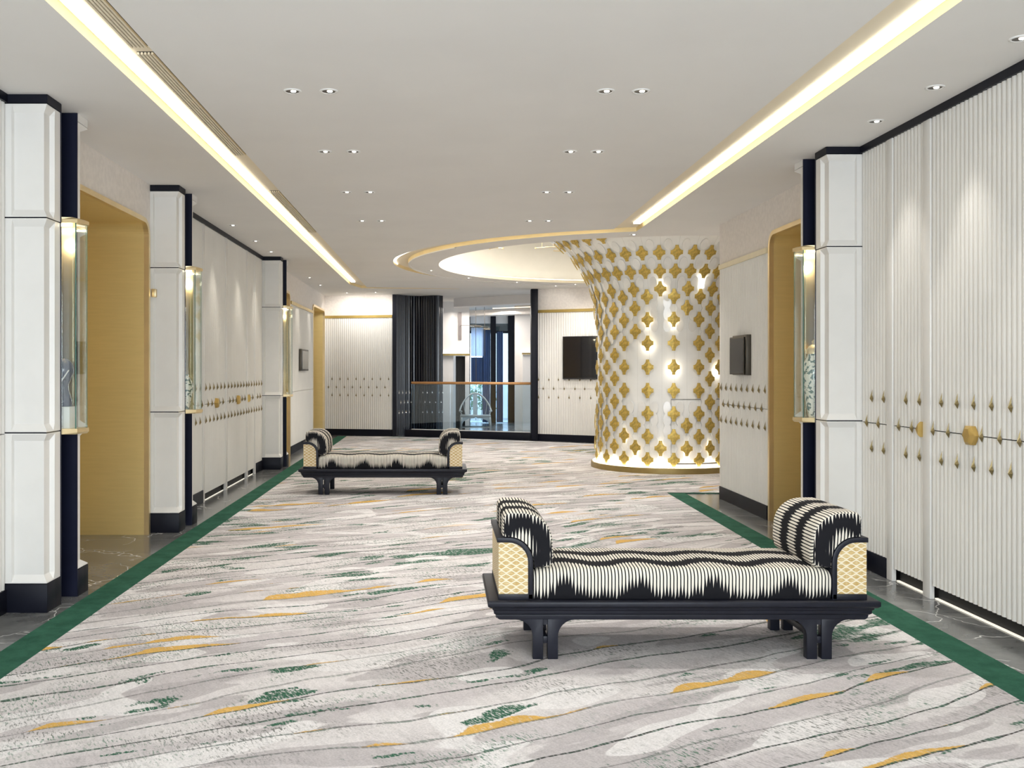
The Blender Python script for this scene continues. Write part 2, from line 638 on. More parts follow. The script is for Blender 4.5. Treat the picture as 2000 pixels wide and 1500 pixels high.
def poly_holes(bm, outer, holes, z, down=True):
    loops = [[Vector((x, y, 0)) for x, y in outer]] + [[Vector((x, y, 0)) for x, y in h] for h in holes]
    flat = [p for l in loops for p in l]
    vs = [bm.verts.new((p.x, p.y, z)) for p in flat]
    for t in tessellate_polygon(loops):
        try:
            bm.faces.new([vs[i] for i in t])
        except ValueError:
            pass
    return bm


def copy_tree(o, parent=None):
    c = o.copy()
    C.objects.link(c)
    if parent is not None:
        c.parent = parent
    for ch in list(o.children):
        copy_tree(ch, c)
    return c


ZC = 2.985
YB = -4.0        # end of the hall behind the camera
WL, WR = -2.53, 3.01

# ------------------------------------------------------------------ floor and carpet
struct('floor', bx(-3.6, 7.2, YB - 0.1, 28.4, -0.12, 0.0), M_marble)
CZ = 0.010


def fl(px, py):
    d = EYE * F / (py - VY)
    return ((px - VX) * d / F, d)


RI0, RI1 = fl(1955, 1350), fl(1302.5, 964)
RO0, RO1 = fl(2000, 1322), fl(1336, 964)


def ext(a, b, y):
    t = (y - a[1]) / (b[1] - a[1])
    return (a[0] + (b[0] - a[0]) * t, y)


RIB, ROB = ext(RI0, RI1, YB + 0.3), ext(RO0, RO1, YB + 0.3)
YT = 11.12
RI1 = ext(RI0, RI1, YT)
RO1 = ext(RO0, RO1, YT)
far_edge = [(6.5, 15.1), (5.3, 16.3), (3.9, 17.6), (2.85, 18.45), (1.85, 19.1), (0.2, 20.0), (-1.0, 20.45), (-1.98, 20.55)]
cp = [(-1.98, YB + 0.3), RIB, RI1, (6.5, YT)] + far_edge
b = B()
prism(b, cp, 0.0, CZ)
carpet = struct('carpet', b, M_carpet)
tag(carpet, 'pale grey carpet with flowing green, black and amber contour pattern filling the hall floor', 'carpet', kind='thing')
b = B()
prism(b, [(-2.175, YB + 0.3), (-1.98, YB + 0.3), (-1.98, 20.55), (-2.175, 20.60)], 0.0, CZ)
bo = obj('carpet_border', b, M_border, carpet, local=True)
bo['label'] = 'plain dark green border strip'
b = B()
prism(b, [RIB, ROB, RO1, RI1], 0.0, CZ)
box(b, RI1[0], 6.5, YT - 0.025, YT, 0.0, CZ)
bo = obj('carpet_border', b, M_border, carpet, local=True)
bo['label'] = 'plain dark green border strip'

# ------------------------------------------------------------------ ceiling with lamp slots and round dome opening
DC = (3.2, 14.85)
R_OUT, R_DISC, R_IN = 3.97, 3.70, 3.24
ZD = 2.935
LX0, LX1 = -1.70, -1.435
LY1 = 18.95
hole_l = [(LX0, YB + 0.8), (LX1, YB + 0.8), (LX1, LY1 - 0.02), (0.35, LY1 + 0.32), (0.35, LY1 + 0.36), (-1.55, LY1 + 0.16), (LX0, LY1 - 0.6)]
# left slot bends at its far end into a thin slot that fades out along the far ceiling
RX0, RX1 = 1.945, 2.235
y_r = DC[1] - math.sqrt(R_OUT ** 2 - (RX1 - DC[0]) ** 2)
y_l = DC[1] - math.sqrt(R_OUT ** 2 - (RX0 - DC[0]) ** 2)
A_S = math.atan2(-math.sqrt(R_DISC ** 2 - (RX1 - DC[0]) ** 2), RX1 - DC[0])            # inner arc starts under the slot
A_E = math.radians(-222)                                                             # where the curved slot runs out
ang_l = math.atan2(y_l - DC[1], RX0 - DC[0])
arc_in, arc_out = [], []
NA = 72


def r_out(a):
    t = max(0.0, min(1.0, (math.radians(-165) - a) / (math.radians(-165) - A_E)))
    return R_OUT - (R_OUT - R_DISC - 0.004) * t


for i in range(NA + 1):
    a = A_S + (A_E - A_S) * i / NA
    arc_in.append((DC[0] + R_DISC * math.cos(a), DC[1] + R_DISC * math.sin(a)))
    a = A_E + (ang_l - A_E) * i / NA
    arc_out.append((DC[0] + r_out(a) * math.cos(a), DC[1] + r_out(a) * math.sin(a)))
hole_r = [(RX0, YB + 0.8), (RX1, YB + 0.8)] + arc_in + arc_out
hole_d = [(DC[0] + R_IN * math.cos(2 * PI * i / 96), DC[1] + R_IN * math.sin(2 * PI * i / 96)) for i in range(96)]
bigc = [(-3.6, YB - 0.1), (7.2, YB - 0.1), (7.2, 28.4), (-3.6, 28.4)]
struct('ceiling', poly_holes(B(), bigc, [hole_l, hole_r, hole_d], ZC), M_ceil)
ceil_top = ZC + 0.05
b = B()
for loop in (hole_l, hole_r):
    n = len(loop)
    vs = [(b.verts.new((x, y, ZC)), b.verts.new((x, y, ceil_top))) for x, y in loop]
    for i in range(n):
        j = (i + 1) % n
        b.faces.new((vs[i][0], vs[j][0], vs[j][1], vs[i][1]))
struct('trim_1', b, M_gilt)
b = poly_holes(B(), hole_l, [], ceil_top)
struct('trim_2', b, M_slot)
b = poly_holes(B(), hole_r, [], ceil_top)
struct('trim_3', b, M_slot)
# fine bead round the outside of the ring, and the dome above its opening
b = B()
lathe(b, [(R_DISC - 0.03, ZC - 0.0005), (R_DISC - 0.03, ZC - 0.012), (R_DISC - 0.002, ZC - 0.012), (R_DISC - 0.002, ZC - 0.0005)], DC[0], DC[1], 0, 96,
      math.radians(100), math.radians(215))
struct('ceiling_bead', b, M_ceil).name = 'ceiling.001'
ZD = ZC
b = B()
lathe(b, [(R_IN + 0.001, ZD), (R_IN, ZD + 0.05), (R_IN + 0.06, ZD + 0.05)], DC[0], DC[1], 0, 96)
struct('ceiling_lip', b, M_rail0 if False else M_slot).name = 'ceiling.003'
b = B()
lathe(b, [(R_IN + 0.05, ZD + 0.05), (R_IN + 0.32, ZD + 0.05), (R_IN + 0.32, 3.25), (R_IN + 0.15, 3.62), (R_IN - 0.5, 3.80), (0.01, 3.86)], DC[0], DC[1], 0, 96)
struct('ceiling_dome', b, M_dome, smooth=True).name = 'ceiling.002'

# lamps in the slots
def cove(label, build, root):
    t = thing('cove_light', label, 'light', root, 'linear ceiling lights')
    build(t)
    return t


def c1(t):
    obj('lamp_diffuser', bx(LX0 + 0.03, LX0 + 0.105, YB + 0.9, LY1 - 0.75, ceil_top - 0.018, ceil_top - 0.001), M_line, t)
    obj('end_cap', bx(LX0 + 0.028, LX0 + 0.107, LY1 - 0.75, LY1 - 0.74, ceil_top - 0.020, ceil_top - 0.0005), M_lampring, t)


def c2(t):
    ye = y_r - 0.10
    obj('lamp_diffuser', bx(RX1 - 0.105, RX1 - 0.03, YB + 0.9, ye, ceil_top - 0.018, ceil_top - 0.001), M_line, t)
    obj('end_cap', bx(RX1 - 0.107, RX1 - 0.028, ye, ye + 0.01, ceil_top - 0.020, ceil_top - 0.0005), M_lampring, t)


def c3(t):
    b = B()
    lathe(b, [(R_OUT - 0.04, ceil_top - 0.020), (R_OUT - 0.09, ceil_top - 0.020), (R_OUT - 0.09, ceil_top - 0.001), (R_OUT - 0.04, ceil_top - 0.001)], DC[0], DC[1], 0, 96,
          math.radians(-192), ang_l - 0.01)
    obj('lamp_diffuser', b, M_line, t)


def c4(t):
    b = B()
    lathe(b, [(R_IN + 0.16, ZD + 0.06), (R_IN + 0.22, ZD + 0.06), (R_IN + 0.22, ZD + 0.075), (R_IN + 0.16, ZD + 0.075)], DC[0], DC[1], 0, 96)
    obj('lamp_diffuser', b, M_ledw, t)


cove('long straight glowing ceiling slot running down the side with the air grilles', c1, (-1.6, 7.0, ceil_top))
cove('straight glowing ceiling slot that runs into the round ceiling ring, no air grilles', c2, (2.1, 4.0, ceil_top))
cove('curved glowing slot circling the outside of the round ceiling ring', c3, (DC[0], DC[1], ceil_top))
cove('hidden warm light ring inside the round ceiling dome', c4, (DC[0], DC[1], ZD + 0.06))

# air grilles in the left slot
def dcy(py, z=None):
    return (ceil_top - EYE) * F / (VY - py)


for (y0, y1, lab) in ((1.5, 4.95, 'slatted linear air grille in the ceiling slot, the one beyond the top edge'),
                      (5.05, dcy(300), 'long slatted linear air grille in the ceiling slot, over the first pilaster'),
                      (dcy(372), dcy(452), 'short slatted linear air grille farther along the same ceiling slot')):
    x1 = LX1 - 0.042
    t = thing('linear_air_grille', lab, 'air grille', (x1 - 0.05, (y0 + y1) / 2, ceil_top), 'air grilles in the ceiling slot')
    obj('grille_backing', bx(x1 - 0.088, x1, y0, y1, ceil_top - 0.004, ceil_top - 0.001), M_dark, t)
    b = B()
    for i in range(5):
        xx = x1 - 0.086 + i * 0.018
        box(b, xx, xx + 0.011, y0, y1, ceil_top - 0.016, ceil_top - 0.004)
    obj('grille_slats', b, M_slot, t)

# ------------------------------------------------------------------ downlights
def downlight(x, y, label, group, z=ZC, power=0, tilt=(0, 0), size=100, r=0.052, col=(1.0, 0.97, 0.93)):
    t = thing('recessed_downlight', label, 'ceiling light', (x, y, z), group)
    b = B()
    lathe(b, [(r * 0.72, z - 0.002), (r * 0.78, z - 0.006), (r, z - 0.004), (r, z + 0.001)], x, y, 0, 28)
    obj('trim_ring', b, M_lampring, t, smooth=True)
    b = B()
    lathe(b, [(r * 0.74, z - 0.003), (r * 0.5, z - 0.0015), (0.001, z - 0.0012)], x, y, 0, 24)
    obj('baffle', b, M_metal, t)
    b = B()
    lathe(b, [(0.0005, z - 0.008), (r * 0.26, z - 0.006), (r * 0.3, z - 0.0015)], x + r * 0.12, y - r * 0.05, 0, 16)
    obj('lens', b, M_dlens, t)
    if power:
        l = bpy.data.lights.new('downlight_beam', 'SPOT')
        l.energy = power
        l.spot_size = math.radians(size)
        l.spot_blend = 0.7
        l.shadow_soft_size = 0.03
        l.color = col
        o = bpy.data.objects.new('downlight_beam', l)
        o.location = (0, 0, -0.03)
        o.rotation_euler = (tilt[0], tilt[1], 0)
        o.parent = t
        C.objects.link(o)
    return t


rows = [(5.59, 'nearest'), (7.14, 'second'), (8.77, 'third'), (10.46, 'farthest')]
for y, rn in rows:
    for xs, side in (((-0.847, -0.640), 'left'), ((0.934, 1.135), 'right')):
        for x, inner in zip(xs, ('left', 'right')):
            downlight(x, y, 'round recessed ceiling downlight, %s one of the %s pair in the %s-hand row' % (inner, rn, side),
                      'paired ceiling downlights', power=SPOT_POWER)
for y in (2.5, -0.5):
    for x in (-0.74, 1.03):
        downlight(x, y, 'round recessed ceiling downlight outside the picture, %s, %s' % ('over the viewpoint' if y > 0 else 'behind the viewpoint', 'left row' if x < 0 else 'right row'), 'paired ceiling downlights', power=SPOT_POWER)
ordn = ['first', 'second', 'third', 'fourth', 'fifth']
for i, y in enumerate((4.70, 5.516, 6.27)):
    downlight(2.77, y, 'small wall-washing ceiling downlight by the right fluted doors, %s from the near end' % ordn[i], 'wall washers on the right',
              power=WASH_POWER, size=62, tilt=(0, -math.radians(-4)), col=(1.0, 0.95, 0.88))
for i, y in enumerate((10.78, 12.1, 13.2)):
    downlight(-2.29, y, 'small wall-washing ceiling downlight by the left fluted doors, %s from the near end' % ordn[i], 'wall washers on the left',
              power=WASH_POWER, size=62, tilt=(0, math.radians(-4)), col=(1.0, 0.92, 0.80))
for i, y in enumerate((16.9, 18.4)):
    downlight(-2.27, y, 'small ceiling downlight beside the wall with the small screen, %s from the near end' % ordn[i], 'wall washers at the far left',
              power=WASH_POWER * 0.8, size=62, col=(1.0, 0.92, 0.80))
downlight(3.47, 11.35, 'small downlight in the ceiling ring just above the gold starred column', 'ring downlights', power=55, size=120)
downlight(2.25, 11.52, 'added small fill downlight in the ceiling ring near the end of the straight slot', 'ring downlights', power=55, size=120)  # added fixture, there to brighten the starred column
for a_, lab_ in ((102, 'added tiny fill downlight on the far side of the ceiling ring, nearest the television'), (122, 'added tiny fill downlight on the far side of the ceiling ring over the balustrade'),
                 (142, 'added tiny fill downlight on the far side of the ceiling ring near the navy column'), (166, 'added tiny fill downlight on the ceiling ring at its left tip')):
    downlight(DC[0] + 3.47 * math.cos(math.radians(a_)), DC[1] + 3.47 * math.sin(math.radians(a_)), lab_, 'ring downlights', power=40, size=140)  # these four are added to bring more light to the far end
for x_, y_, tz_, lab_ in ((-1.95, 20.25, 0, 'added tiny fill light above the white fluted back wall, nearer the corner'), (-1.35, 20.10, 0, 'added tiny fill light above the white fluted back wall, nearer the navy column'),
                          (2.15, 18.55, 0, 'added tiny fill light above the television wall beside the black post'), (2.75, 18.15, 0, 'tiny wall washer above the television')):
    downlight(x_, y_, lab_, 'added back wall fill lights', power=24 if x_ < 0 else 5, size=130, tilt=(math.radians(38), 0))  # added fixtures that brighten the back walls

# ------------------------------------------------------------------ wall parts
stud_mesh = None


def make_stud_mesh():
    b = B()
    P = [(0, -0.002, 0.060), (0.0045, -0.006, 0.020), (0.0155, -0.004, -0.003), (0, -0.003, -0.033), (-0.0155, -0.004, -0.003), (-0.0045, -0.006, 0.020)]
    v = [b.verts.new(p) for p in P]
    c = b.verts.new((0, -0.022, -0.004))
    for i in range(6):
        b.faces.new((v[i], v[(i + 1) % 6], c))
    b.faces.new([b.verts.new((p[0], 0.004, p[2])) for p in P][::-1]) if False else None
    bmesh.ops.recalc_face_normals(b, faces=b.faces)
    me = bpy.data.meshes.new('diamond_stud')
    b.to_mesh(me)
    b.free()
    me.materials.append(M_stud)
    return me


STUD = make_stud_mesh()
STUD_S = STUD.copy()
STUD_S.materials.clear()
STUD_S.materials.append(soft('silver_stud', (0.75, 0.76, 0.78), 0.2, 0.9))


def stud(parent, x, y, z, nx, ny, me=STUD, sc=1.0):
    o = bpy.data.objects.new('diamond_stud', me)
    C.objects.link(o)
    o.parent = parent
    o.location = Vector((x, y, z)) - ROOTW[parent.name]
    o.rotation_euler = (0, 0, math.atan2(nx, -ny))
    o.scale = (sc, sc, sc)
    return o


ZG = 1.03


def studs_along(parent, pts, side, pitch=0.18, off=0.0, thick=0.022, zs=(1.205, ZG, 0.858), me=STUD, sc=1.0, margin=0.04):
    pp, L = path_pts(pts, 0.02)
    def at(s):
        q = pp[min(len(pp) - 1, max(0, round(s / L * (len(pp) - 1))))]
        return q
    for r, z in enumerate(zs):
        s = margin + off + (pitch / 2 if r == 1 else 0)
        while s < L - 0.02:
            x, y, nx, ny = at(s)
            stud(parent, x + nx * side * thick, y + ny * side * thick, z, nx * side, ny * side, me, sc)
            s += pitch


G0, G1 = ZG - 0.003, ZG + 0.003
TOPZ = 2.935


def fixed_panel(name, xw, y0, y1, studs=True):
    """fluted cladding with black skirting along a side wall at x = xw; faces the hall"""
    sd = 1 if xw > 0 else -1                    # travelling +y, the left side is -x
    pts = [(xw, y0), (xw, y1)]
    o = struct(name, fluted(pts, [(0.13, G0), (G1, TOPZ)], sd), M_flute)
    inward = -1 if xw > 0 else 1
    if studs:
        studs_along(o, pts, sd)
    b = B()
    box(b, xw, xw + inward * 0.030, y0, y1, 0.0, 0.135)
    struct('baseboard_' + name.split('_')[1], b, M_black, bevel=0.002)
    return o


DOORN = [0]


def door(xw, y0, y1, seam=None, knob=None):
    DOORN[0] += 1
    sd = 1 if xw > 0 else -1
    inward = -1 if xw > 0 else 1
    zb = 0.085
    # leaves
    root = bx(xw, xw + inward * 0.006, y0, y1, zb, TOPZ)
    o = struct('door_%d' % DOORN[0], root, M_dark)
    leaves = [(y0 + 0.003, y1 - 0.003)] if seam is None else [(y0 + 0.003, seam - 0.002), (seam + 0.002, y1 - 0.003)]
    for a, c in leaves:
        obj('door_leaf', fluted([(xw, a), (xw, c)], [(zb, G0), (G1, TOPZ)], sd), M_flute, o)
    studs_along(o, [(xw, y0), (xw, y1)], sd)
    b = B()
    xg = xw - inward * 0.035
    box(b, xg, xg + inward * 0.01, y0, y1, 0.0, zb)
    n = int((y1 - y0) / 0.04)
    obj('vent_grille', b, M_dark, o)
    b = B()
    box(b, xw - inward * (0.02 if xw > 0 else 0.008), xw - inward * 0.002, y0, y1, 0.001, 0.007)
    obj('light_strip', b, M_led, o)
    if knob is not None:
        ks = knob if isinstance(knob, (list, tuple)) else [knob]
        for kx in ks:
            half = kx in (y0, y1)
            b = B()
            hw, hh = 0.066, 0.053
            pl = [(-hw, 0), (-hw * 0.45, hh), (hw * 0.45, hh), (hw, 0), (hw * 0.45, -hh), (-hw * 0.45, -hh)]
            if half:
                pl = [(0, hh * 0.9), (hw * 0.8, 0), (0, -hh * 0.9)] if kx == y0 else [(0, hh * 0.9), (-hw * 0.8, 0), (0, -hh * 0.9)]
            r0 = [(xw + inward * 0.02, kx + p, ZG + q) for p, q in pl]
            r1 = [(xw + inward * 0.045, kx + p, ZG + q) for p, q in pl]
            r2 = [(xw + inward * 0.060, kx + p * 0.55, ZG + q * 0.7) for p, q in pl]
            loft(b, [r0, r1, r2])
            obj('door_knob', b, M_knob, o)['label'] = 'hexagonal brass knob'
    return o


def strip(xw, y0, y1, name):
    inward = -1 if xw > 0 else 1
    struct(name, bx(xw, xw + inward * 0.028, y0, y1, 0.0, TOPZ), M_white, bevel=0.002)


def side_trim(xw, y0, y1, name):
    """black band between panels and ceiling"""
    inward = -1 if xw > 0 else 1
    struct(name, bx(xw, xw + inward * 0.036, y0, y1, TOPZ, ZC), M_black)


# backing walls behind everything
struct('wall_left', bx(WL - 0.05, WL - 0.045 - 0.08, YB, 6.30, 0.0, ZC + 0.3), M_beige)
struct('wall_left', bx(WL - 0.05, WL - 0.13, 8.52, 14.30, 0.0, ZC + 0.3), M_dark)
struct('wall_right', bx(WR + 0.05, WR + 0.13, YB, 7.5, 0.0, ZC + 0.3), M_dark)
TN = [3]


def tn():
    TN[0] += 1
    return 'trim_%d' % TN[0]


# right side
fixed_panel('wall_right', WR, 6.585, 6.99)
strip(WR, 6.505, 6.585, tn())
door(WR, 6.09, 6.505, knob=6.09)
strip(WR, 6.0, 6.09, tn())
door(WR, 4.93, 6.0, seam=5.49, knob=5.53)
strip(WR, 4.85, 4.93, tn())
door(WR, 3.80, 4.85, seam=4.33, knob=4.33)
strip(WR, 3.72, 3.80, tn())
fixed_panel('wall_right', WR, YB, 3.72, studs=False)
side_trim(WR, YB, 6.99, tn())
# left side
fixed_panel('wall_left', WL, 9.06, 10.33)
strip(WL, 10.33, 10.40, tn())
door(WL, 10.40, 11.42, seam=10.91, knob=10.93)
strip(WL, 11.42, 11.50, tn())
door(WL, 11.50, 12.64, seam=12.07, knob=12.09)
strip(WL, 12.64, 12.72, tn())
door(WL, 12.72, 13.19, knob=12.72)
strip(WL, 13.19, 13.25, tn())
fixed_panel('wall_left', WL, 13.25, 13.76)
side_trim(WL, 9.06, 13.76, tn())
fixed_panel('wall_left', WL, YB, 5.66, studs=False)
side_trim(WL, YB, 5.66, tn())


# ------------------------------------------------------------------ pilasters
def pilaster(xw, xf, y0, T, label, group, navy_front=False):
    """white panelled pilaster on wall xw reaching to xf, from y0 (towards the camera) back to y0+T"""
    sgn = 1 if xf > xw else -1
    W = abs(xf - xw)
    t = thing('pilaster', label, 'pilaster', ((xw + xf) / 2, y0 + T / 2, 0), group)
    RX = 0.026
    FB = 0.07 if navy_front else T              # the second pilaster is slimmer between its mouldings
    RS = 0.012 if navy_front else RX
    def full(z, e=0.0):
        P = [(0, e), (0.055, e), (0.060, e), (W - e, e), (W - e, T * 0.5), (W - e, T * 0.62), (W - e, T), (0, T)]
        return [(xw + sgn * s, y0 + q, z) for s, q in P]
    def mid(z):
        if navy_front:
            P = [(0, 0), (0.055, 0), (0.066, 0), (W - RS, 0), (W - RS, FB * 0.5), (W - RS, FB * 0.62), (W - RS, FB), (0, FB)]
        else:
            P = [(0, 0), (0.055, 0), (0.060, RX), (W - RX, RX), (W - RX, T * 0.52), (W, T * 0.58), (W, T), (0, T)]
        return [(xw + sgn * s, y0 + q, z) for s, q in P]
    zj = (0.165, ZG + 0.006, 2.276, TOPZ)
    for i in range(3):
        a, c = zj[i] + 0.004, zj[i + 1] - 0.004
        h = 0.045
        b = B()
        loft(b, [full(a), full(a + 0.006), mid(a + h), mid(c - h), full(c - 0.006), full(c)])
        obj('panel_block', b, M_white, t)
        # raised inner fillet lines of the sunk panel
    for z in zj[1:3]:
        e = 0.004
        obj('joint_strip', loft(B(), [full(z - 0.004, e), full(z + 0.004, e)]), M_black, t)
    b = B()
    loft(b, [full(0.0, -0.004), full(0.165, -0.004)])
    obj('base', b, M_black, t, bevel=0.002)
    b = B()
    if navy_front:
        loft(b, [full(TOPZ, 0.0), full(ZC - 0.001, 0.0)])
    else:
        loft(b, [full(TOPZ, -0.006), full(ZC - 0.001, -0.006)])
    obj('cap', b, M_white if navy_front else M_black, t)
    b = B()
    if navy_front:
        box(b, xw, xf + sgn * 0.001, y0 - 0.012, y0 - 0.003, 0.0, ZC - 0.002)
        obj('lacquer_side_panel', b, M_navy, t)['label'] = 'navy lacquered side panel'
    else:
        box(b, xw, xf + sgn * 0.004, y0 + T, y0 + T + 0.010, 0.0, ZC - 0.002)
        obj('lacquer_side_panel', b, M_navy, t)['label'] = 'navy lacquered side panel'
    return t


def vitrine(xw, xf, y0, y1, label, where):
    """glass display case hanging in the gap between two pilasters"""
    sgn = 1 if xf > xw else -1
    xo = xf + sgn * 0.085
    z0, z1 = 1.025, 2.30
    t = thing('display_case', label, 'display case', ((xw + xf) / 2, (y0 + y1) / 2, z0), 'glass display cases between pilasters')
    def plan(e, z):
        P = [(xw, y0 - 0.0), (xf, y0), (xo + sgn * e, y0 + 0.0 + 0.005 - e * 0.3), (xo + sgn * (e + 0.03), (y0 + y1) / 2 + 0.02), (xo + sgn * e, y1 - 0.005), (xf, y1), (xw, y1)]
        return [(x, y, z) for x, y in P]
    b = B()
    loft(b, [plan(0.0, z0 - 0.012), plan(0.012, z0), plan(0.012, z0 + 0.022)])
    obj('base_tray', b, M_brass, t)
    b = B()
    loft(b, [plan(0.012, z1 - 0.022), plan(0.012, z1), plan(-0.02, z1 + 0.012)])
    obj('top_cap', b, M_brass, t)
    zz0, zz1 = z0 + 0.022, z1 - 0.022
    b = B()
    th = 0.006
    box(b, xf + sgn * 0.003, xo, y0 + 0.004, y0 + 0.004 + th, zz0, zz1)
    obj('glass_pane', b, M_glass, t)
    b = B()
    poly = [(xo, y0 + 0.01), (xo + sgn * 0.03, (y0 + y1) / 2 + 0.02), (xo + sgn * 0.03 - sgn * th, (y0 + y1) / 2 + 0.02), (xo - sgn * th, y0 + 0.012)]
    prism(b, poly, zz0, zz1)
    obj('glass_pane', b, M_glass, t)
    b = B()
    poly = [(xo + sgn * 0.03, (y0 + y1) / 2 + 0.02), (xo, y1 - 0.01), (xo - sgn * th, y1 - 0.012), (xo + sgn * 0.03 - sgn * th, (y0 + y1) / 2 + 0.02)]
    prism(b, poly, zz0, zz1)
    obj('glass_pane', b, M_glass, t)
    b = B()
    box(b, xf + sgn * 0.003, xo, y1 - 0.010, y1 - 0.004, zz0, zz1)
    obj('glass_pane', b, M_glass, t)
    b = B()
    tube(b, [(xo, y0 + 0.008, zz0), (xo, y0 + 0.008, zz1)], 0.0035, 6)
    tube(b, [(xo + sgn * 0.029, (y0 + y1) / 2 + 0.02, zz0), (xo + sgn * 0.029, (y0 + y1) / 2 + 0.02, zz1)], 0.002, 6)
    obj('glass_edge', b, M_edge, t)
    b = B()
    box(b, xw, xw + sgn * 0.04, y0, y1, zz0, zz1)
    box(b, xw, xf + sgn * 0.022, y1 - 0.003, y1 + 0.001, zz0, zz1)
    obj('brass_lining', b, M_brass, t)
    b = B()
    box(b, xw + sgn * 0.06, xf + sgn * 0.04, y0 + 0.05, y0 + 0.075, zz1 - 0.012, zz1 - 0.002)
    obj('lamp_strip', b, M_leds, t)
    l = bpy.data.lights.new('case_lamp', 'POINT')
    l.energy = 1.3
    l.shadow_soft_size = 0.02
    l.color = (1.0, 0.86, 0.62)
    o = bpy.data.objects.new('case_lamp', l)
    o.parent = t
    o.location = Vector((xf - sgn * 0.05, y0 + 0.05, zz1 - 0.10)) - ROOTW[t.name]
    C.objects.link(o)
    # something shown inside
    cx, cy = xf - sgn * 0.022, (y0 + y1) / 2
    if where == 'a':
        p = thing('plinth', 'small white cube plinth inside the first display case on the left', 'plinth', (cx + sgn * 0.03, cy, zz0))
        obj('block', bx(cx - 0.035, cx + 0.06, cy - 0.06, cy + 0.06, zz0, zz0 + 0.13), M_white, p, bevel=0.002)
        v = thing('figurine', 'dark navy glazed abstract figurine standing on the white plinth', 'figurine', (cx + sgn * 0.02, cy, zz0 + 0.13))
        b = B()
        z = zz0 + 0.13
        lathe(b, [(0.002, 0), (0.055, 0.0), (0.05, 0.04), (0.032, 0.10), (0.03, 0.13), (0.045, 0.165), (0.062, 0.21), (0.055, 0.26), (0.03, 0.29), (0.002, 0.295)], cx, cy, z, 20)
        obj('body', b, M_bluev, v, smooth=True)
        b = B()
        tube(b, [(cx - 0.045, cy - 0.045, z + 0.08), (cx + 0.01, cy - 0.065, z + 0.15), (cx + 0.05, cy - 0.045, z + 0.22)], 0.004, 6)
        obj('silver_band', b, M_lampring, v, smooth=True)
    elif where == 'b':
        v = thing('porcelain_vase', 'small cream and green speckled vase in the second display case on the left', 'vase', (cx, cy, zz0))
        b = B()
        lathe(b, [(0.002, 0), (0.03, 0.0), (0.045, 0.06), (0.065, 0.16), (0.068, 0.22), (0.05, 0.27), (0.03, 0.29), (0.034, 0.31)], cx, cy, zz0, 22)
        obj('body', b, M_pot, v, smooth=True)
    elif where == 'c':
        v = thing('gold_cone_sculpture', 'slender gold cone sculpture in the farthest display case', 'sculpture', (cx, cy, zz0))
        b = B()
        lathe(b, [(0.05, 0), (0.052, 0.01), (0.012, 0.38), (0.002, 0.40)], cx, cy, zz0, 18)
        obj('cone', b, M_brass, v, smooth=True)
    else:
        v = thing('ginger_jar', 'tall cream jar with black speckled pattern in the display case nearest the near bench', 'jar', (cx, cy, zz0))
        b = B()
        lathe(b, [(0.002, 0), (0.035, 0.0), (0.045, 0.05), (0.07, 0.22), (0.078, 0.33), (0.072, 0.40), (0.045, 0.45), (0.04, 0.47)], cx, cy, zz0, 24)
        obj('body', b, M_pot, v, smooth=True)
        b = B()
        lathe(b, [(0.052, 0.47), (0.05, 0.50), (0.03, 0.53), (0.008, 0.545), (0.014, 0.56), (0.002, 0.575)], cx, cy, zz0, 20)
        obj('lid', b, M_brass, v, smooth=True)
    return t


def pair(xw, xf, y0, labs, which, xf2=None):
    xf2 = xf2 or xf
    pilaster(xw, xf, y0, 0.20, labs[0], 'white panelled pilasters')
    pilaster(xw, xf2, y0 + 0.415, 0.17, labs[1], 'white panelled pilasters', navy_front=True)
    # back of the gap
    struct('wall_' + ('right' if xw > 0 else 'left'), bx(xw, xw + (0.02 if xw < 0 else -0.02), y0 + 0.20, y0 + 0.415, 0, ZC), M_navy)
    vitrine(xw, xf, y0 + 0.212, y0 + 0.400, labs[2], which)


FL, FR = -2.255, 2.74
pair(WL, -2.272, 5.66, ('large white panelled pilaster with black base, closest on the left side',
                    'narrow white pilaster with navy side, just beyond the first left display case',
                    'glass display case holding a dark figurine beside the first brass doorway'), 'a', -2.247)
pair(WL, FL, 8.44, ('white panelled pilaster between the wide brass doorway and the left fluted doors',
                    'narrow white pilaster with navy side where the left fluted doors begin',
                    'glass display case with bright brass lining at the start of the left fluted doors'), 'b', -2.245)
pair(WL, FL, 13.78, ('white panelled pilaster at the far end of the left fluted doors',
                     'narrow pilaster with black side, farthest on the left side',
                     'small glass display case farthest down the left side'), 'c', -2.235)
pair(WR, FR, 6.99, ('large white panelled pilaster beside the right fluted doors',
                    'narrow white pilaster with black side next to the right brass doorway',
                    'glass display case holding a speckled jar, above the near bench end'), 'd', 2.722)


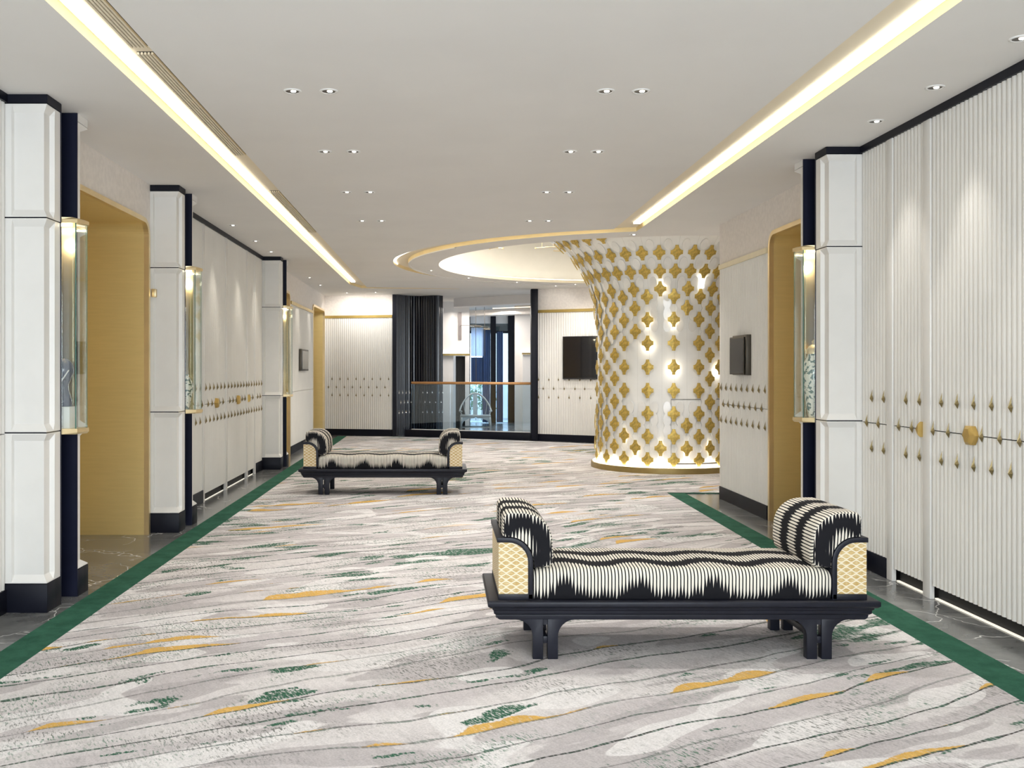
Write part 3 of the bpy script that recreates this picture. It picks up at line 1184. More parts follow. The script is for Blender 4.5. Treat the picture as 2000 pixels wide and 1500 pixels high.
# ------------------------------------------------------------------ brass lined doorways
def portal(xw, y0, y1, label, depth=0.75, zt=2.665, r=0.11):
    """brass frame and lining of an opening in a side wall at x = xw"""
    sg = -1 if xw < 0 else 1          # away from the hall
    t = thing('brass_doorway', label, 'doorway', (xw, (y0 + y1) / 2, 0), 'brass lined doorways')
    def arch(e, z=0.0):
        P = [(y0 - e, 0.0)]
        rr = r + e
        for i in range(9):
            a = PI - (PI / 2) * i / 8
            P.append((y0 + r + rr * math.cos(a), zt - 0.03 - r + rr * math.sin(a)))
        for i in range(9):
            a = PI / 2 - (PI / 2) * i / 8
            P.append((y1 - r + rr * math.cos(a), zt - 0.03 - r + rr * math.sin(a)))
        P.append((y1 + e, 0.0))
        return P
    A, Bq = arch(0.0), arch(0.04)
    b = B()
    xi, xo = xw - sg * 0.022, xw + sg * 0.02
    ring = []
    for (ya, za), (yb, zb) in zip(A, Bq):
        ring.append([(xi, ya, za), (xi, yb, zb), (xo, yb, zb), (xo, ya, za)])
    loft(b, ring)
    obj('frame', b, M_brass, t)
    b = B()
    rows_ = [[b.verts.new((x, ya, za)) for (ya, za) in A] for x in (xo, xw + sg * depth)]
    rows2 = [[b.verts.new((x, ya, za)) for (ya, za) in arch(0.012)] for x in (xo, xw + sg * depth)]
    for rr_ in (rows_, rows2):
        for i in range(len(A) - 1):
            b.faces.new((rr_[0][i], rr_[0][i + 1], rr_[1][i + 1], rr_[1][i]))
    for k_ in (0, 1):
        for i in range(len(A) - 1):
            b.faces.new((rows_[k_][i], rows_[k_][i + 1], rows2[k_][i + 1], rows2[k_][i]))
    obj('lining', b, M_brassp, t)
    b = B()
    box(b, xw + sg * depth, xw + sg * (depth + 0.04), y0 - 0.02, y1 + 0.02, 0, zt + 0.02)
    obj('door_panel', b, M_brassp, t)
    return t, arch


def portal_wall(xw, ya, yb, y0, y1, mat, name, zt=2.665, thick=0.12, r=0.11):
    """beige wall around an opening"""
    sg = -1 if xw < 0 else 1
    b = B()
    box(b, xw, xw + sg * thick, ya, y0 - 0.03, 0, ZC)
    box(b, xw, xw + sg * thick, y1 + 0.03, yb, 0, ZC)
    box(b, xw, xw + sg * thick, y0 - 0.03, y1 + 0.03, zt, ZC)
    # corner fillets
    for s_, yc in ((1, y0 - 0.03), (-1, y1 + 0.03)):
        P = [(yc, zt), (yc, zt - 0.03 - r)]
        rr = r + 0.02
        for i in range(7):
            a = (PI - (PI / 2) * i / 6)
            P.append((yc + s_ * (r + 0.03 + rr * math.cos(a)), zt - 0.03 - r + rr * math.sin(a)))
        P.append((yc + s_ * (r + 0.03), zt))
        loft(b, [[(xw, p, q) for p, q in P], [(xw + sg * thick, p, q) for p, q in P]])
    struct(name, b, mat)


portal(-2.50, 6.42, 8.33, 'wide brass lined doorway on the left, nearest of them', depth=0.72)
portal_wall(-2.50, 6.245, 8.44, 6.42, 8.33, M_beige, 'wall_left')
portal(-2.50, 14.42, 16.12, 'brass lined doorway on the left, mostly hidden behind the farthest pilasters')
portal_wall(-2.50, 14.365, 16.20, 14.42, 16.12, M_beige, 'wall_left')
portal(-2.50, 19.08, 20.88, 'brass lined doorway in the far left corner beyond the small screen')
portal_wall(-2.50, 19.03, 21.2, 19.08, 20.88, M_beige, 'wall_left')
portal(3.05, 7.66, 9.08, 'brass lined doorway on the right, behind the near bench')
portal_wall(3.05, 7.575, 9.14, 7.66, 9.08, M_beige, 'wall_right')
b = B()
box(b, -2.478, -2.44, 8.395, 8.438, 2.02, 2.09)
sn = obj('door_sensor', b, M_brass, None, bevel=0.003)
tag(sn, 'small square brass sensor box on the frame of the wide left doorway', 'sensor')


# low panelled walls with picture rail (right beyond doorway, left far)
def railed_wall(name, pts, side, pitch=0.045, sp=0.18, ztop=2.485, studs=True, sc=1.0, beige=M_beige, zc=ZC, brass=M_brass, railh=0.05):
    b = B()
    pp, L = path_pts(pts, 0.25)
    wall = [(x - nx * side * 0.001, y - ny * side * 0.001) for x, y, nx, ny in pp]
    back = [(x - nx * side * 0.10, y - ny * side * 0.10) for x, y, nx, ny in pp]
    for i in range(len(pp) - 1):
        P = [wall[i], wall[i + 1], back[i + 1], back[i]]
        prism(b, P, 0, zc)
    struct(name, b, beige)
    o = struct(name, fluted(pts, [(0.13, G0), (G1, ztop)], side, pitch, 0.010, 0.010), M_flute)
    if studs:
        studs_along(o, pts, side, sp, sc=sc, thick=0.020)
    for (za, zb, off, mat, nm) in ((0.0, 0.135, 0.026, M_black, 'baseboard_' + name.split('_')[1]), (ztop, ztop + railh, 0.035, brass, tn())):
        b = B()
        f_ = [(x + nx * side * off, y + ny * side * off) for x, y, nx, ny in pp]
        r_ = [(x, y) for x, y, nx, ny in pp]
        loft(b, [[(f_[i][0], f_[i][1], za), (f_[i][0], f_[i][1], zb), (r_[i][0], r_[i][1], zb), (r_[i][0], r_[i][1], za)] for i in range(len(pp))])
        struct(nm, b, mat)
    return o


M_rail = soft('cream_picture_rail', (0.80, 0.71, 0.50), 0.4, var=0.03)
M_railg = soft('gold_picture_rail', (0.50, 0.36, 0.11), 0.4, 0.5, var=0.05)
railed_wall('wall_right', [(3.05, 9.14), (3.05, 10.70)], 1, brass=M_rail)
railed_wall('wall_left', [(-2.50, 16.20), (-2.50, 19.03)], -1, studs=False, brass=M_railg)
railed_wall('wall_back', [(-2.90, 21.19), (-1.03, 20.76)], -1, brass=M_railg, ztop=2.50, railh=0.055)
backr = [(1.89, 19.42), (2.93, 18.86), (4.0, 18.1), (5.4, 16.8), (6.9, 15.3)]
railed_wall('wall_back', backr, -1, pitch=0.05, sp=0.215, brass=M_railg, ztop=2.52, railh=0.055)
# walls of the rotunda hidden behind the column and the right wall
b = B()
box(b, 3.052, 6.95, 10.70, 10.78, 0, ZC + 0.2)
box(b, 6.80, 6.9, 10.70, 15.5, 0, ZC + 0.2)
struct('wall_right', b, M_beige)

# end of the hall behind the viewpoint: glazed opening
b = B()
box(b, -2.7, -2.25, YB - 0.1, YB, 0, ZC)
box(b, 2.75, 3.2, YB - 0.1, YB, 0, ZC)
box(b, -2.25, 2.75, YB - 0.1, YB, 2.85, ZC)
box(b, -2.25, 2.75, YB - 0.1, YB, 0, 0.15)
struct('wall_front', b, M_beige)
b = B()
for x in (-2.25, -0.6, 1.05, 2.71):
    box(b, x, x + 0.04, YB - 0.08, YB - 0.02, 0.15, 2.85)
wf = struct('window_2', b, M_black)
obj('pane', bx(-2.25, 2.75, YB - 0.055, YB - 0.045, 0.15, 2.85), M_glass, wf)

# ------------------------------------------------------------------ screens
t = thing('wall_screen', 'small black display tilted out from a bronze box on the right wall', 'screen', (3.0, 9.85, 1.45))
b = bx(2.985, 3.036, 9.62, 10.08, 1.345, 1.745)
obj('mount_box', b, M_metal, t, bevel=0.004)
b = B()
prism(b, [(2.972, 9.655), (2.928, 9.985), (2.945, 9.99), (2.983, 9.675)], 1.352, 1.725)
obj('bezel', b, M_metal, t, bevel=0.002)
b = B()
prism(b, [(2.9695, 9.668), (2.9275, 9.975), (2.9295, 9.977), (2.972, 9.670)], 1.366, 1.711)
obj('glass_front', b, M_screen, t)
t = thing('wall_screen', 'small dark display mounted on the far left wall between two brass doorways', 'screen', (-2.46, 17.5, 1.4))
obj('bezel', bx(-2.475, -2.425, 17.10, 17.95, 1.38, 1.76), M_metal, t, bevel=0.004)
obj('glass_front', bx(-2.426, -2.421, 17.14, 17.91, 1.41, 1.73), M_screen, t)
# television on the back wall
dirx, diry = (2.93 - 1.89), (18.86 - 19.42)
Ld = math.hypot(dirx, diry)
dirx /= Ld
diry /= Ld
nxb, nyb = diry, -dirx
t = thing('television', 'large black flat television on the back wall partly behind the starred column', 'television', (2.8, 18.85, 1.23))
tx, ty = 2.385, 19.153


def tvp(s, o):
    return (tx + dirx * s + nxb * o, ty + diry * s + nyb * o)


b = B()
prism(b, [tvp(0, 0.022), tvp(1.30, 0.022), tvp(1.30, 0.060), tvp(0, 0.060)], 1.215, 2.045)
obj('bezel', b, M_screen, t, bevel=0.003)
b = B()
prism(b, [tvp(0.015, 0.060), tvp(1.285, 0.060), tvp(1.285, 0.062), tvp(0.015, 0.062)], 1.24, 2.03)
obj('glass_front', b, M_screen, t)

# ------------------------------------------------------------------ navy fluted column by the balustrade
np_ = smooth_path([(-0.955, 20.72), (-0.80, 20.93), (-0.66, 21.10), (-0.45, 21.14), (-0.25, 21.02), (-0.10, 20.97), (0.02, 21.12)], 8)
t = thing('fluted_column', 'dark navy fluted curved column between the back wall and the glass balustrade', 'column', (-0.6, 20.9, 0))
obj('fluted_face', fluted(np_, [(0.0, ZC - 0.001)], -1, 0.06, 0.020, 0.012), M_navyf, t)
obj('edge_panel', bx(-1.03, -0.945, 20.70, 20.80, 0.0, ZC - 0.001), M_black, t)
b = B()
prism(b, [(-0.98, 20.80), (-0.90, 21.28), (0.02, 21.28), (0.02, 21.6), (-1.1, 21.6)], 0, ZC - 0.001)
obj('core', b, M_navy, t)
studs_along(t, np_, -1, 0.12, thick=0.028, zs=(0.905, 0.70, 0.485), me=STUD_S, sc=1.0, margin=0.06)

# balustrade
PA, PB = (-0.635, 20.50), (1.785, 19.47)
def bl(t_, o=0.0):
    dx, dy = PB[0] - PA[0], PB[1] - PA[1]
    L = math.hypot(dx, dy)
    return (PA[0] + dx * t_ - dy / L * o, PA[1] + dy * t_ + dx / L * o)


b = B()
prism(b, [bl(-0.05, -0.03), bl(1.0, -0.03), bl(1.0, 0.12), bl(-0.05, 0.12)], 0, 0.15)
struct(tn(), b, M_black, bevel=0.004)
t = thing('glass_balustrade', 'clear glass balustrade with a copper handrail across the atrium opening', 'balustrade', bl(0.5) + (0.15,))
for a_, c_ in ((0.0, 0.33), (0.333, 0.66), (0.663, 1.0)):
    b = B()
    prism(b, [bl(a_, 0.03), bl(c_, 0.03), bl(c_, 0.045), bl(a_, 0.045)], 0.15, 1.10)
    obj('glass_pane', b, M_glassb, t)
b = B()
p0, p1 = bl(0, 0.037), bl(1, 0.037)
tube(b, [(p0[0], p0[1], 1.125), (p1[0], p1[1], 1.125)], 0.028, 10)
obj('handrail', b, M_copper, t, smooth=True)
b = B()
prism(b, [bl(0, 0.025), bl(1, 0.025), bl(1, 0.05), bl(0, 0.05)], 0.15, 0.165)
obj('shoe_rail', b, M_lampring, t)
# frame post and the thick wall end at its right
struct(tn(), bx(1.765, 1.895, 19.28, 19.50, 0, ZC), M_black, bevel=0.003)

# ------------------------------------------------------------------ atrium beyond
b = B()
box(b, 0.0, 0.28, 22.9, 23.3, 0, ZC)                 # cream pier next to navy column
prism(b, [(-1.05, 21.55), (-0.95, 21.55), (-0.95, 23.3), (-1.05, 23.3)], 0, ZC)
box(b, -1.05, 0.02, 23.2, 23.3, 0, ZC)
struct('wall_atrium', b, M_whitewall)
b = B()
box(b, 0.28, 0.62, 23.05, 23.3, 1.76, ZC)
struct('wall_atrium', b, M_whitewall)
struct('wall_atrium', bx(0.56, 0.66, 23.1, 25.8, 0, ZC), M_whitewall)
# lit ledge on the pier
t = thing('lit_ledge', 'lit stone ledge on the white atrium wall over the dark doorway', 'wall light', (0.3, 22.9, 1.74), 'glowing ledges in the atrium')
obj('shelf', bx(-0.02, 0.66, 22.80, 22.90, 1.725, 1.775), M_bronze, t)
obj('lamp_strip', bx(0.0, 0.64, 22.835, 22.85, 1.775, 1.785), M_leda, t)
# dark doorway
t = thing('atrium_door', 'narrow black slatted door below the lit ledge in the atrium', 'door', (0.46, 23.2, 0))
b = fluted([(0.34, 23.25), (0.58, 23.25)], [(0.0, 1.72)], -1, 0.04, 0.012, 0.01)
obj('slatted_leaf', b, M_dark, t)
# wall sconce: plate with thin arm
t = thing('wall_sconce', 'tall bronze plate sconce with a thin arm on the white atrium wall', 'wall light', (0.45, 23.0, 2.3))
obj('back_plate', bx(0.395, 0.475, 23.02, 23.05, 2.10, 2.74), soft('mauve_bronze', (0.22, 0.19, 0.18), 0.4, 0.4), t)
b = B()
tube(b, [(0.45, 23.02, 2.42), (0.45, 22.85, 2.43), (0.80, 22.80, 2.43)], 0.006, 6)
obj('arm', b, M_metal, t)
# pendant rods
for i, (x, z0, z1) in enumerate(((0.80, 0.95, 2.984), (1.00, 1.72, 2.984))):
    t = thing('pendant_rod_light', ['long thin pendant rod light hanging left in front of the atrium window', 'shorter thin pendant rod light hanging right of the long one'][i],
              'pendant light', (x, 22.6, z0), 'pendants in front of the atrium window')
    b = B()
    tube(b, [(x, 22.6, z0), (x - 0.01, 22.6, z1)], 0.006, 6)
    obj('rod', b, M_metal, t)
    b = B()
    tube(b, [(x - 0.03, 22.6, z0 + 0.62 if i else z0 + 1.45), (x + 0.12, 22.6, z0 + 0.62 if i else z0 + 1.45)], 0.012, 6)
    obj('cross_bar', b, M_metal, t)
# bulkhead
b = B()
prism(b, [(0.28, 21.9), (1.95, 20.6), (2.3, 21.0), (0.28, 22.4)], 2.80, ZC)
struct('beam_1', b, M_whitewall).name = 'wall_bulkhead'
b = B()
prism(b, [(0.5, 23.4), (2.6, 22.0), (2.9, 22.5), (0.6, 23.9)], 2.68, 2.80)
struct('beam_2', b, M_beige).name = 'wall_bulkhead.001'
t = thing('bulkhead_light', 'warm light strip above the atrium bulkhead', 'light', (1.8, 22.2, 2.81))
b = B()
tube(b, [(1.2, 22.95, 2.83), (2.6, 22.02, 2.83)], 0.012, 6)
obj('lamp_strip', b, M_ledb, t)
# right side white pier with ledge
b = B()
box(b, 1.72, 2.3, 22.9, 23.1, 0, ZC)
struct('wall_atrium', b, M_whitewall)
b = B()
box(b, 1.88, 2.3, 22.72, 22.9, 0, 1.75)
struct('wall_atrium', b, M_whitewall)
t = thing('lit_ledge', 'short lit ledge on the white pier next to the black opening post', 'wall light', (2.0, 22.7, 1.75), 'glowing ledges in the atrium')
obj('shelf', bx(1.865, 2.3, 22.66, 22.74, 1.752, 1.79), M_bronze, t)
obj('lamp_strip', bx(1.88, 2.3, 22.80, 22.815, 1.753, 1.763), M_leda, t)
# window wall
yw = 26.0
b = B()
box(b, 0.6, 2.9, yw, yw + 0.1, 2.62, ZC)
box(b, 0.2, 0.72, yw, yw + 0.1, 0, ZC)
box(b, 2.2, 3.2, yw, yw + 0.1, 0, ZC)
struct('wall_atrium', b, M_whitewall)
b = B()
for x0, x1 in ((0.70, 0.76), (1.30, 1.44), (1.76, 1.95), (2.10, 2.2)):
    box(b, x0, x1, yw - 0.06, yw + 0.04, 0, 2.95)
box(b, 0.7, 2.2, yw - 0.03, yw + 0.03, 2.36, 2.42)
wn_ = struct('window_1', b, M_black)
obj('pane', bx(0.72, 2.2, yw - 0.004, yw + 0.004, 0, 2.62), M_glassb, wn_)
b = B()
box(b, 0.72, 2.2, yw + 0.12, yw + 0.16, 2.40, 2.75)
struct(tn(), b, M_metal)


def curtain(x0, x1, z0, z1, y, mat, label):
    b = B()
    n = max(8, int((x1 - x0) / 0.012))
    rows_ = []
    for o in (0, 0.006):
        rows_.append([(x0 + (x1 - x0) * i / n, y + o + 0.022 * math.sin(i * 0.012 / 0.055 * 2 * PI * (x1 - x0) / (n * 0.012)), 0) for i in range(n + 1)])
    P = [(p[0], p[1]) for p in rows_[0]] + [(p[0], p[1]) for p in rows_[1]][::-1]
    prism(b, P, z0, z1)
    o = obj('curtain', b, mat, None)
    return tag(o, label, 'curtain', 'curtains at the atrium window')


curtain(0.78, 1.10, 1.02, 1.72, yw - 0.25, M_curtain, 'short blue curtain hanging under the white sheer in the atrium')
curtain(0.78, 1.10, 1.76, 2.50, yw - 0.22, M_sheer, 'white sheer curtain at the upper atrium window behind the pendants')
curtain(1.08, 1.29, 0.02, 2.45, yw - 0.18, M_curtain, 'blue curtain left of the black atrium mullion')
curtain(1.45, 1.62, 0.02, 2.40, yw - 0.18, M_curtain, 'blue curtain right of the black atrium mullion')
curtain(1.95, 2.12, 0.02, 2.40, yw - 0.18, M_curtain, 'narrow blue curtain at the end of the atrium window by the white pier')
# planting outside
t = thing('bush', 'leafy green bush outside the atrium window behind the armchair', 'bush', (1.0, 27.1, 0))
b = B()
for i in range(420):
    x, y, z = random.uniform(0.55, 1.5), random.uniform(26.9, 27.25), random.uniform(0.3, 1.05)
    v = [b.verts.new((x + random.uniform(-.05, .05), y + random.uniform(-.04, .04), z + random.uniform(-.05, .05))) for _ in range(4)]
    b.faces.new(v[:3])
    b.faces.new((v[0], v[2], v[3]))
lf = obj('foliage', b, M_leafg, t)
b = B()
for i in range(6):
    x = 0.65 + i * 0.15
    tube(b, [(x, 27.1, 0), (x + 0.03, 27.1, 0.5), (x - 0.02, 27.1, 0.9)], 0.008, 5)
obj('stems', b, M_metal, t)
struct('exterior_ground', bx(-0.5, 3.5, 26.1, 28.3, 0.0, 0.004), soft('pale_paving', (0.7, 0.72, 0.74), 0.8)).name = 'floor_terrace'

# horseshoe-back armchair
def armchair():
    cx, cy = 0.775, 22.30
    t = thing('horseshoe_armchair', 'silver grey horseshoe-back armchair behind the glass balustrade', 'armchair', (cx, cy, 0))
    hw, hd = 0.34, 0.24
    obj('seat', bx(cx - hw, cx + hw, cy - hd, cy + hd, 0.33, 0.375), M_chair, t, bevel=0.008)
    for sx in (-1, 1):
        for sy in (-1, 1):
            b = B()
            x, y = cx + sx * (hw - 0.02), cy + sy * (hd - 0.02)
            tube(b, [(x + sx * 0.015, y, 0), (x, y, 0.33)], 0.022, 8)
            obj('leg', b, M_chair, t, smooth=True)
            b = B()
            P = [(x, 0.335), (x, 0.16), (x - sx * 0.05, 0.24), (x - sx * 0.16, 0.30), (x - sx * 0.30, 0.31), (x - sx * 0.30, 0.335)]
            prism_y(b, P, y - 0.01, y + 0.01)
            obj('apron_bracket', b, M_chair, t)
    b = B()
    for sy in (-1, 1):
        tube(b, [(cx - hw, cy + sy * (hd - 0.02), 0.10), (cx + hw, cy + sy * (hd - 0.02), 0.10)], 0.012, 6)
    obj('stretcher', b, M_chair, t)
    b = B()
    pts = []
    for i in range(25):
        a = -0.16 * PI + (1.32 * PI) * i / 24
        h = max(0.0, math.sin(a))
        pts.append((cx + 0.36 * math.cos(a) * (1 - 0.25 * h), cy + 0.25 * math.sin(a), 0.46 + 0.40 * h))
    tube(b, pts, 0.020, 8)
    obj('crest_rail', b, M_chair, t, smooth=True)
    b = B()
    for i in (2, 6, 18, 22):
        x, y, z = pts[i]
        tube(b, [(cx + (x - cx) * 0.85, cy + (y - cy) * 0.85, 0.37), (x, y, z)], 0.011, 6)
    obj('arm_spindle', b, M_chair, t)
    b = B()
    loft(b, [[(cx - 0.05, cy + 0.20, 0.37), (cx + 0.05, cy + 0.20, 0.37), (cx + 0.05, cy + 0.215, 0.37), (cx - 0.05, cy + 0.215, 0.37)],
             [(cx - 0.05, cy + 0.235, 0.85), (cx + 0.05, cy + 0.235, 0.85), (cx + 0.05, cy + 0.25, 0.85), (cx - 0.05, cy + 0.25, 0.85)]])
    obj('back_splat', b, M_chair, t)


armchair()
l = bpy.data.lights.new('atrium_fill', 'AREA')  # added area light with no visible source, brightens the atrium
l.shape = 'RECTANGLE'; l.size = 1.4; l.size_y = 1.6; l.energy = 48; l.color = (1, 0.93, 0.86)
o = bpy.data.objects.new('atrium_fill', l); o.location = (1.0, 22.0, 2.75); C.objects.link(o)

# ------------------------------------------------------------------ starred trumpet column
DX, DY = 3.2, 14.08
prof = [(0.955, 0.10), (0.95, 1.2), (0.95, 2.0), (0.97, 2.3), (1.00, 2.45), (1.06, 2.62), (1.16, 2.79), (1.30, 3.00), (1.55, 3.22), (1.85, 3.40), (2.15, 3.55)]


def drum_r(z):
    for (r0, z0), (r1, z1) in zip(prof, prof[1:]):
        if z <= z1:
            t_ = (z - z0) / (z1 - z0)
            return r0 + (r1 - r0) * max(0, t_), (r1 - r0) / (z1 - z0)
    return prof[-1][0], 1.2


col = thing('starred_column', 'large white trumpet-shaped column covered with rows of gold four-pointed stars', 'column', (DX, DY, 0))
b = B()
smooth_prof = []
pz = 0.10
while pz < 3.551:
    smooth_prof.append((drum_r(pz)[0], pz))
    pz += 0.05
NF = 72
lathe(b, smooth_prof, DX, DY, 0, NF)
kd = NT('white_glass_panels', 0.5)
xx, yy, zz = kd.xyz(kd.obj())
ang = kd.M('ARCTAN2', yy, xx)
sf = kd.M('ABSOLUTE', kd.sub(kd.M('FRACT', kd.mul(ang, 36 / (2 * PI))), 0.5))
seam = kd.smooth(sf, 0.0, 0.012, 0.5, 0.0)
cl = kd.mix(kd.smooth(kd.noise(kd.obj(), 3.0, 3.0), 0.3, 0.7), (0.86, 0.86, 0.84), (0.92, 0.92, 0.90))
kd.col(kd.mix(seam, cl, (0.35, 0.34, 0.30)))
obj('drum_body', b, kd.m, col, smooth=True)
b = B()
lathe(b, [(0.96, 0.0), (1.045, 0.0), (1.045, 0.085), (1.03, 0.09), (0.955, 0.09)], DX, DY, 0, 96)
obj('base_ring', b, M_bronze, col, smooth='auto')
b = B()
lathe(b, [(0.985, 0.0905), (1.018, 0.0905), (1.018, 0.098), (0.985, 0.098)], DX, DY, 0, 96)
obj('base_lamp_strip', b, M_ledd, col)
# service hatch outline
ha0, ha1 = -PI / 2 + math.radians(-8), -PI / 2 + math.radians(44)
b = B()
for (z0_, z1_, a0_, a1_) in ((1.000, 1.006, ha0, ha1), (0.13, 1.0, ha0, ha0 + 0.004), (0.13, 0.150, ha0 + 0.04, ha1 - 0.05)):
    lathe(b, [(0.953, z0_), (0.957, z0_), (0.957, z1_), (0.953, z1_)], DX, DY, 0, 24, a0_, a1_)
obj('hatch_outline', b, M_metal, col)


def star_mesh(w=0.079, h=0.102, a=0.026, bq=0.021):
    b = B()
    P = []
    quads = [(1, 1), (-1, 1), (-1, -1), (1, -1)]
    for qi, (sx, sz) in enumerate(quads):
        arc = []
        for i in range(7):
            t_ = i / 6 * PI / 2
            arc.append((w - (w - bq) * math.sin(t_), h - (h - a) * math.cos(t_)))
        if qi in (1, 3):
            arc = arc[::-1]
        P += [(sx * x, sz * z) for x, z in arc]
    n = len(P)
    f = [b.verts.new((x, -0.004, z)) for x, z in P]
    k_ = [b.verts.new((x, 0.004, z)) for x, z in P]
    c = b.verts.new((0, -0.012, 0))
    for i in range(n):
        j = (i + 1) % n
        b.faces.new((f[i], f[j], c))
        b.faces.new((f[i], k_[i], k_[j], f[j]))
    b.faces.new(k_)
    bmesh.ops.recalc_face_normals(b, faces=b.faces)
    me = bpy.data.meshes.new('gold_star')
    b.to_mesh(me)
    b.free()
    me.materials.append(M_star)
    return me


STAR = star_mesh()
SO = 0.035
zA = [0.19, 0.505, 0.81, 1.12, 1.434, 1.755, 2.07, 2.375]
zB = [0.348, 0.655, 0.965, 1.277, 1.595, 1.915, 2.225, 2.475]
sites = []
for j in range(-6, 5):
    aA = 14 + 20 * j
    aB = 24 + 20 * j
    for z in zA:
        sites.append((aA, z))
    full = aB in (24, -56, -76, 64, 84)
    for i, z in enumerate(zB):
        if full or i in (0, 6, 7) or (i == 1 and aB in (4, 44, -36, -96)) or (i == 5 and aB == -36):
            if not (aB == -16 and i >= 1 and i < 7 and i != 7) or i in (0, 7):
                sites.append((aB, z))
for j in range(-12, 9):
    a_ = 4 + 10 * j
    for z in (2.70, 2.93, 3.15, 3.32):
        if z < 3 or a_ < -44:
            sites.append((a_, z))


def vis(s):
    a_, z = s
    return math.cos(math.radians(a_ + 12))


sites = [s for s in sites if -96 <= s[0] <= 70]
# those facing the hall come first; the rest are one stuff part
sites.sort(key=lambda s: abs(s[0] + 14) + (30 if s[1] > 3.1 and s[0] > -30 else 0))


def star_matrix(a_, z):
    r, dr = drum_r(z)
    th = math.radians(a_)
    nx, ny = math.sin(th), -math.cos(th)
    tilt = math.atan(dr)
    r += SO
    return Vector((nx * r, ny * r, z)), th, tilt


for a_, z in sites[:100]:
    p, th, tilt = star_matrix(a_, z)
    o = bpy.data.objects.new('gold_star', STAR)
    C.objects.link(o)
    o.parent = col
    o.location = p
    o.rotation_euler = (tilt * 0.9 + random.uniform(-.03, .03), 0, th + random.uniform(-.06, .06))
b = B()
for a_, z in sites[100:]:
    p, th, tilt = star_matrix(a_, z)
    mt = Matrix.Translation(p) @ Matrix.Rotation(th, 4, 'Z') @ Matrix.Rotation(tilt * 0.9, 4, 'X')
    b2 = bmesh.new()
    b2.from_mesh(STAR)
    b2.transform(mt)
    tmp = bpy.data.meshes.new('t')
    b2.to_mesh(tmp)
    b2.free()
    b.from_mesh(tmp)
    bpy.data.meshes.remove(tmp)
so_ = obj('gold_stars_at_edges', b, M_star, col, local=True)
so_['kind'] = 'stuff'
# white petal plates between stars
b = B()
petals = []
S2 = set((round(a_), round(z, 3)) for a_, z in sites)
for a_, z in sites:
    if z < 2.6:
        dz = 0.078
        for da, dd in ((5, dz), (-5, dz), (5, -dz), (-5, -dz)):
            if z < 1.0 or z > 1.9:
                petals.append((a_ + da, z + dd))
    else:
        petals.append((a_ + 5, z + 0.10))
        petals.append((a_ + 5, z - 0.02)) if False else None
seen = set()
for a_, z in petals:
    key = (round(a_ / 2), round(z / 0.05))
    if key in seen or z > 3.4 or z < 0.16:
        continue
    seen.add(key)
    r, dr = drum_r(z)
    th = math.radians(a_)
    tilt = math.atan(dr)
    mt = Matrix.Translation(Vector((math.sin(th) * (r + 0.014), -math.cos(th) * (r + 0.014), z))) @ Matrix.Rotation(th, 4, 'Z') @ Matrix.Rotation(tilt * 0.9, 4, 'X')
    ring = [(0.052 * math.cos(q), 0.088 * math.sin(q)) for q in [2 * PI * i / 18 for i in range(18)]]
    vv_ = [b.verts.new(mt @ Vector((x, -0.003, zz_))) for x, zz_ in ring]
    vb_ = [b.verts.new(mt @ Vector((x, 0.003, zz_))) for x, zz_ in ring]
    b.faces.new(vv_)
    b.faces.new(vb_[::-1])
    for i in range(18):
        b.faces.new((vv_[i], vb_[i], vb_[(i + 1) % 18], vv_[(i + 1) % 18]))
pe = obj('white_petal_plates', b, soft('white_petal_glass', (0.86, 0.85, 0.82), 0.25, coat=0.3), col, local=True)
pe['kind'] = 'stuff'
b = B()
for a_, z in sites:
    p, th, tilt = star_matrix(a_, z)
    q = Vector((p.x * (1 - SO / 1.0), p.y * (1 - SO / 1.0), z))
    tube(b, [tuple(q), tuple(p)], 0.004, 4)
pn = obj('star_pins', b, M_bronze, col, local=True)
pn['kind'] = 'stuff'
# small lamps behind some stars, and the wash of the drum
for a_, z, e in ((-6, 1.40, 5), (-26, 1.72, 4), (-26, 2.05, 4), (-6, 2.04, 4), (34, 1.38, 5), (47, 1.75, 5), (-14, 2.50, 4), (14, 2.56, 4), (-46, 0.5, 3), (24, 0.35, 3),
                 (4, 0.3, 3), (-16, 0.35, 3), (-36, 0.3, 3)):
    r, dr = drum_r(z)
    th = math.radians(a_)
    l = bpy.data.lights.new('star_lamp', 'POINT')
    l.energy = e * 0.32
    l.shadow_soft_size = 0.012
    l.color = (1.0, 0.93, 0.78)
    o = bpy.data.objects.new('star_lamp', l)
    o.parent = col
    o.location = (math.sin(th) * (r + 0.022), -math.cos(th) * (r + 0.022), z)
    C.objects.link(o)

# thin brass rod chandelier inside the dome
t = thing('rod_chandelier', 'delicate brass rod chandelier seen inside the glowing ceiling dome', 'chandelier', (1.2, 14.5, 3.8))
rr_ = random.Random(3)
for i in range(26):
    x = 0.75 + rr_.random() * 1.15
    y = 13.6 + rr_.random() * 1.9
    zt_ = 3.22 + rr_.random() * 0.22
    b = B()
    tube(b, [(x, y, 3.83), (x, y, zt_)], 0.0035, 5)
    a_ = rr_.random() * PI
    L_ = 0.08 + rr_.random() * 0.08
    tube(b, [(x - L_ * math.cos(a_), y - L_ * math.sin(a_), zt_), (x + L_ * math.cos(a_), y + L_ * math.sin(a_), zt_)], 0.006, 5)
    tube(b, [(x + L_ * math.cos(a_), y + L_ * math.sin(a_), zt_ - 0.012), (x + L_ * math.cos(a_), y + L_ * math.sin(a_), zt_ + 0.012)], 0.012, 6)
    obj('rod_branch', b, M_brass, t)


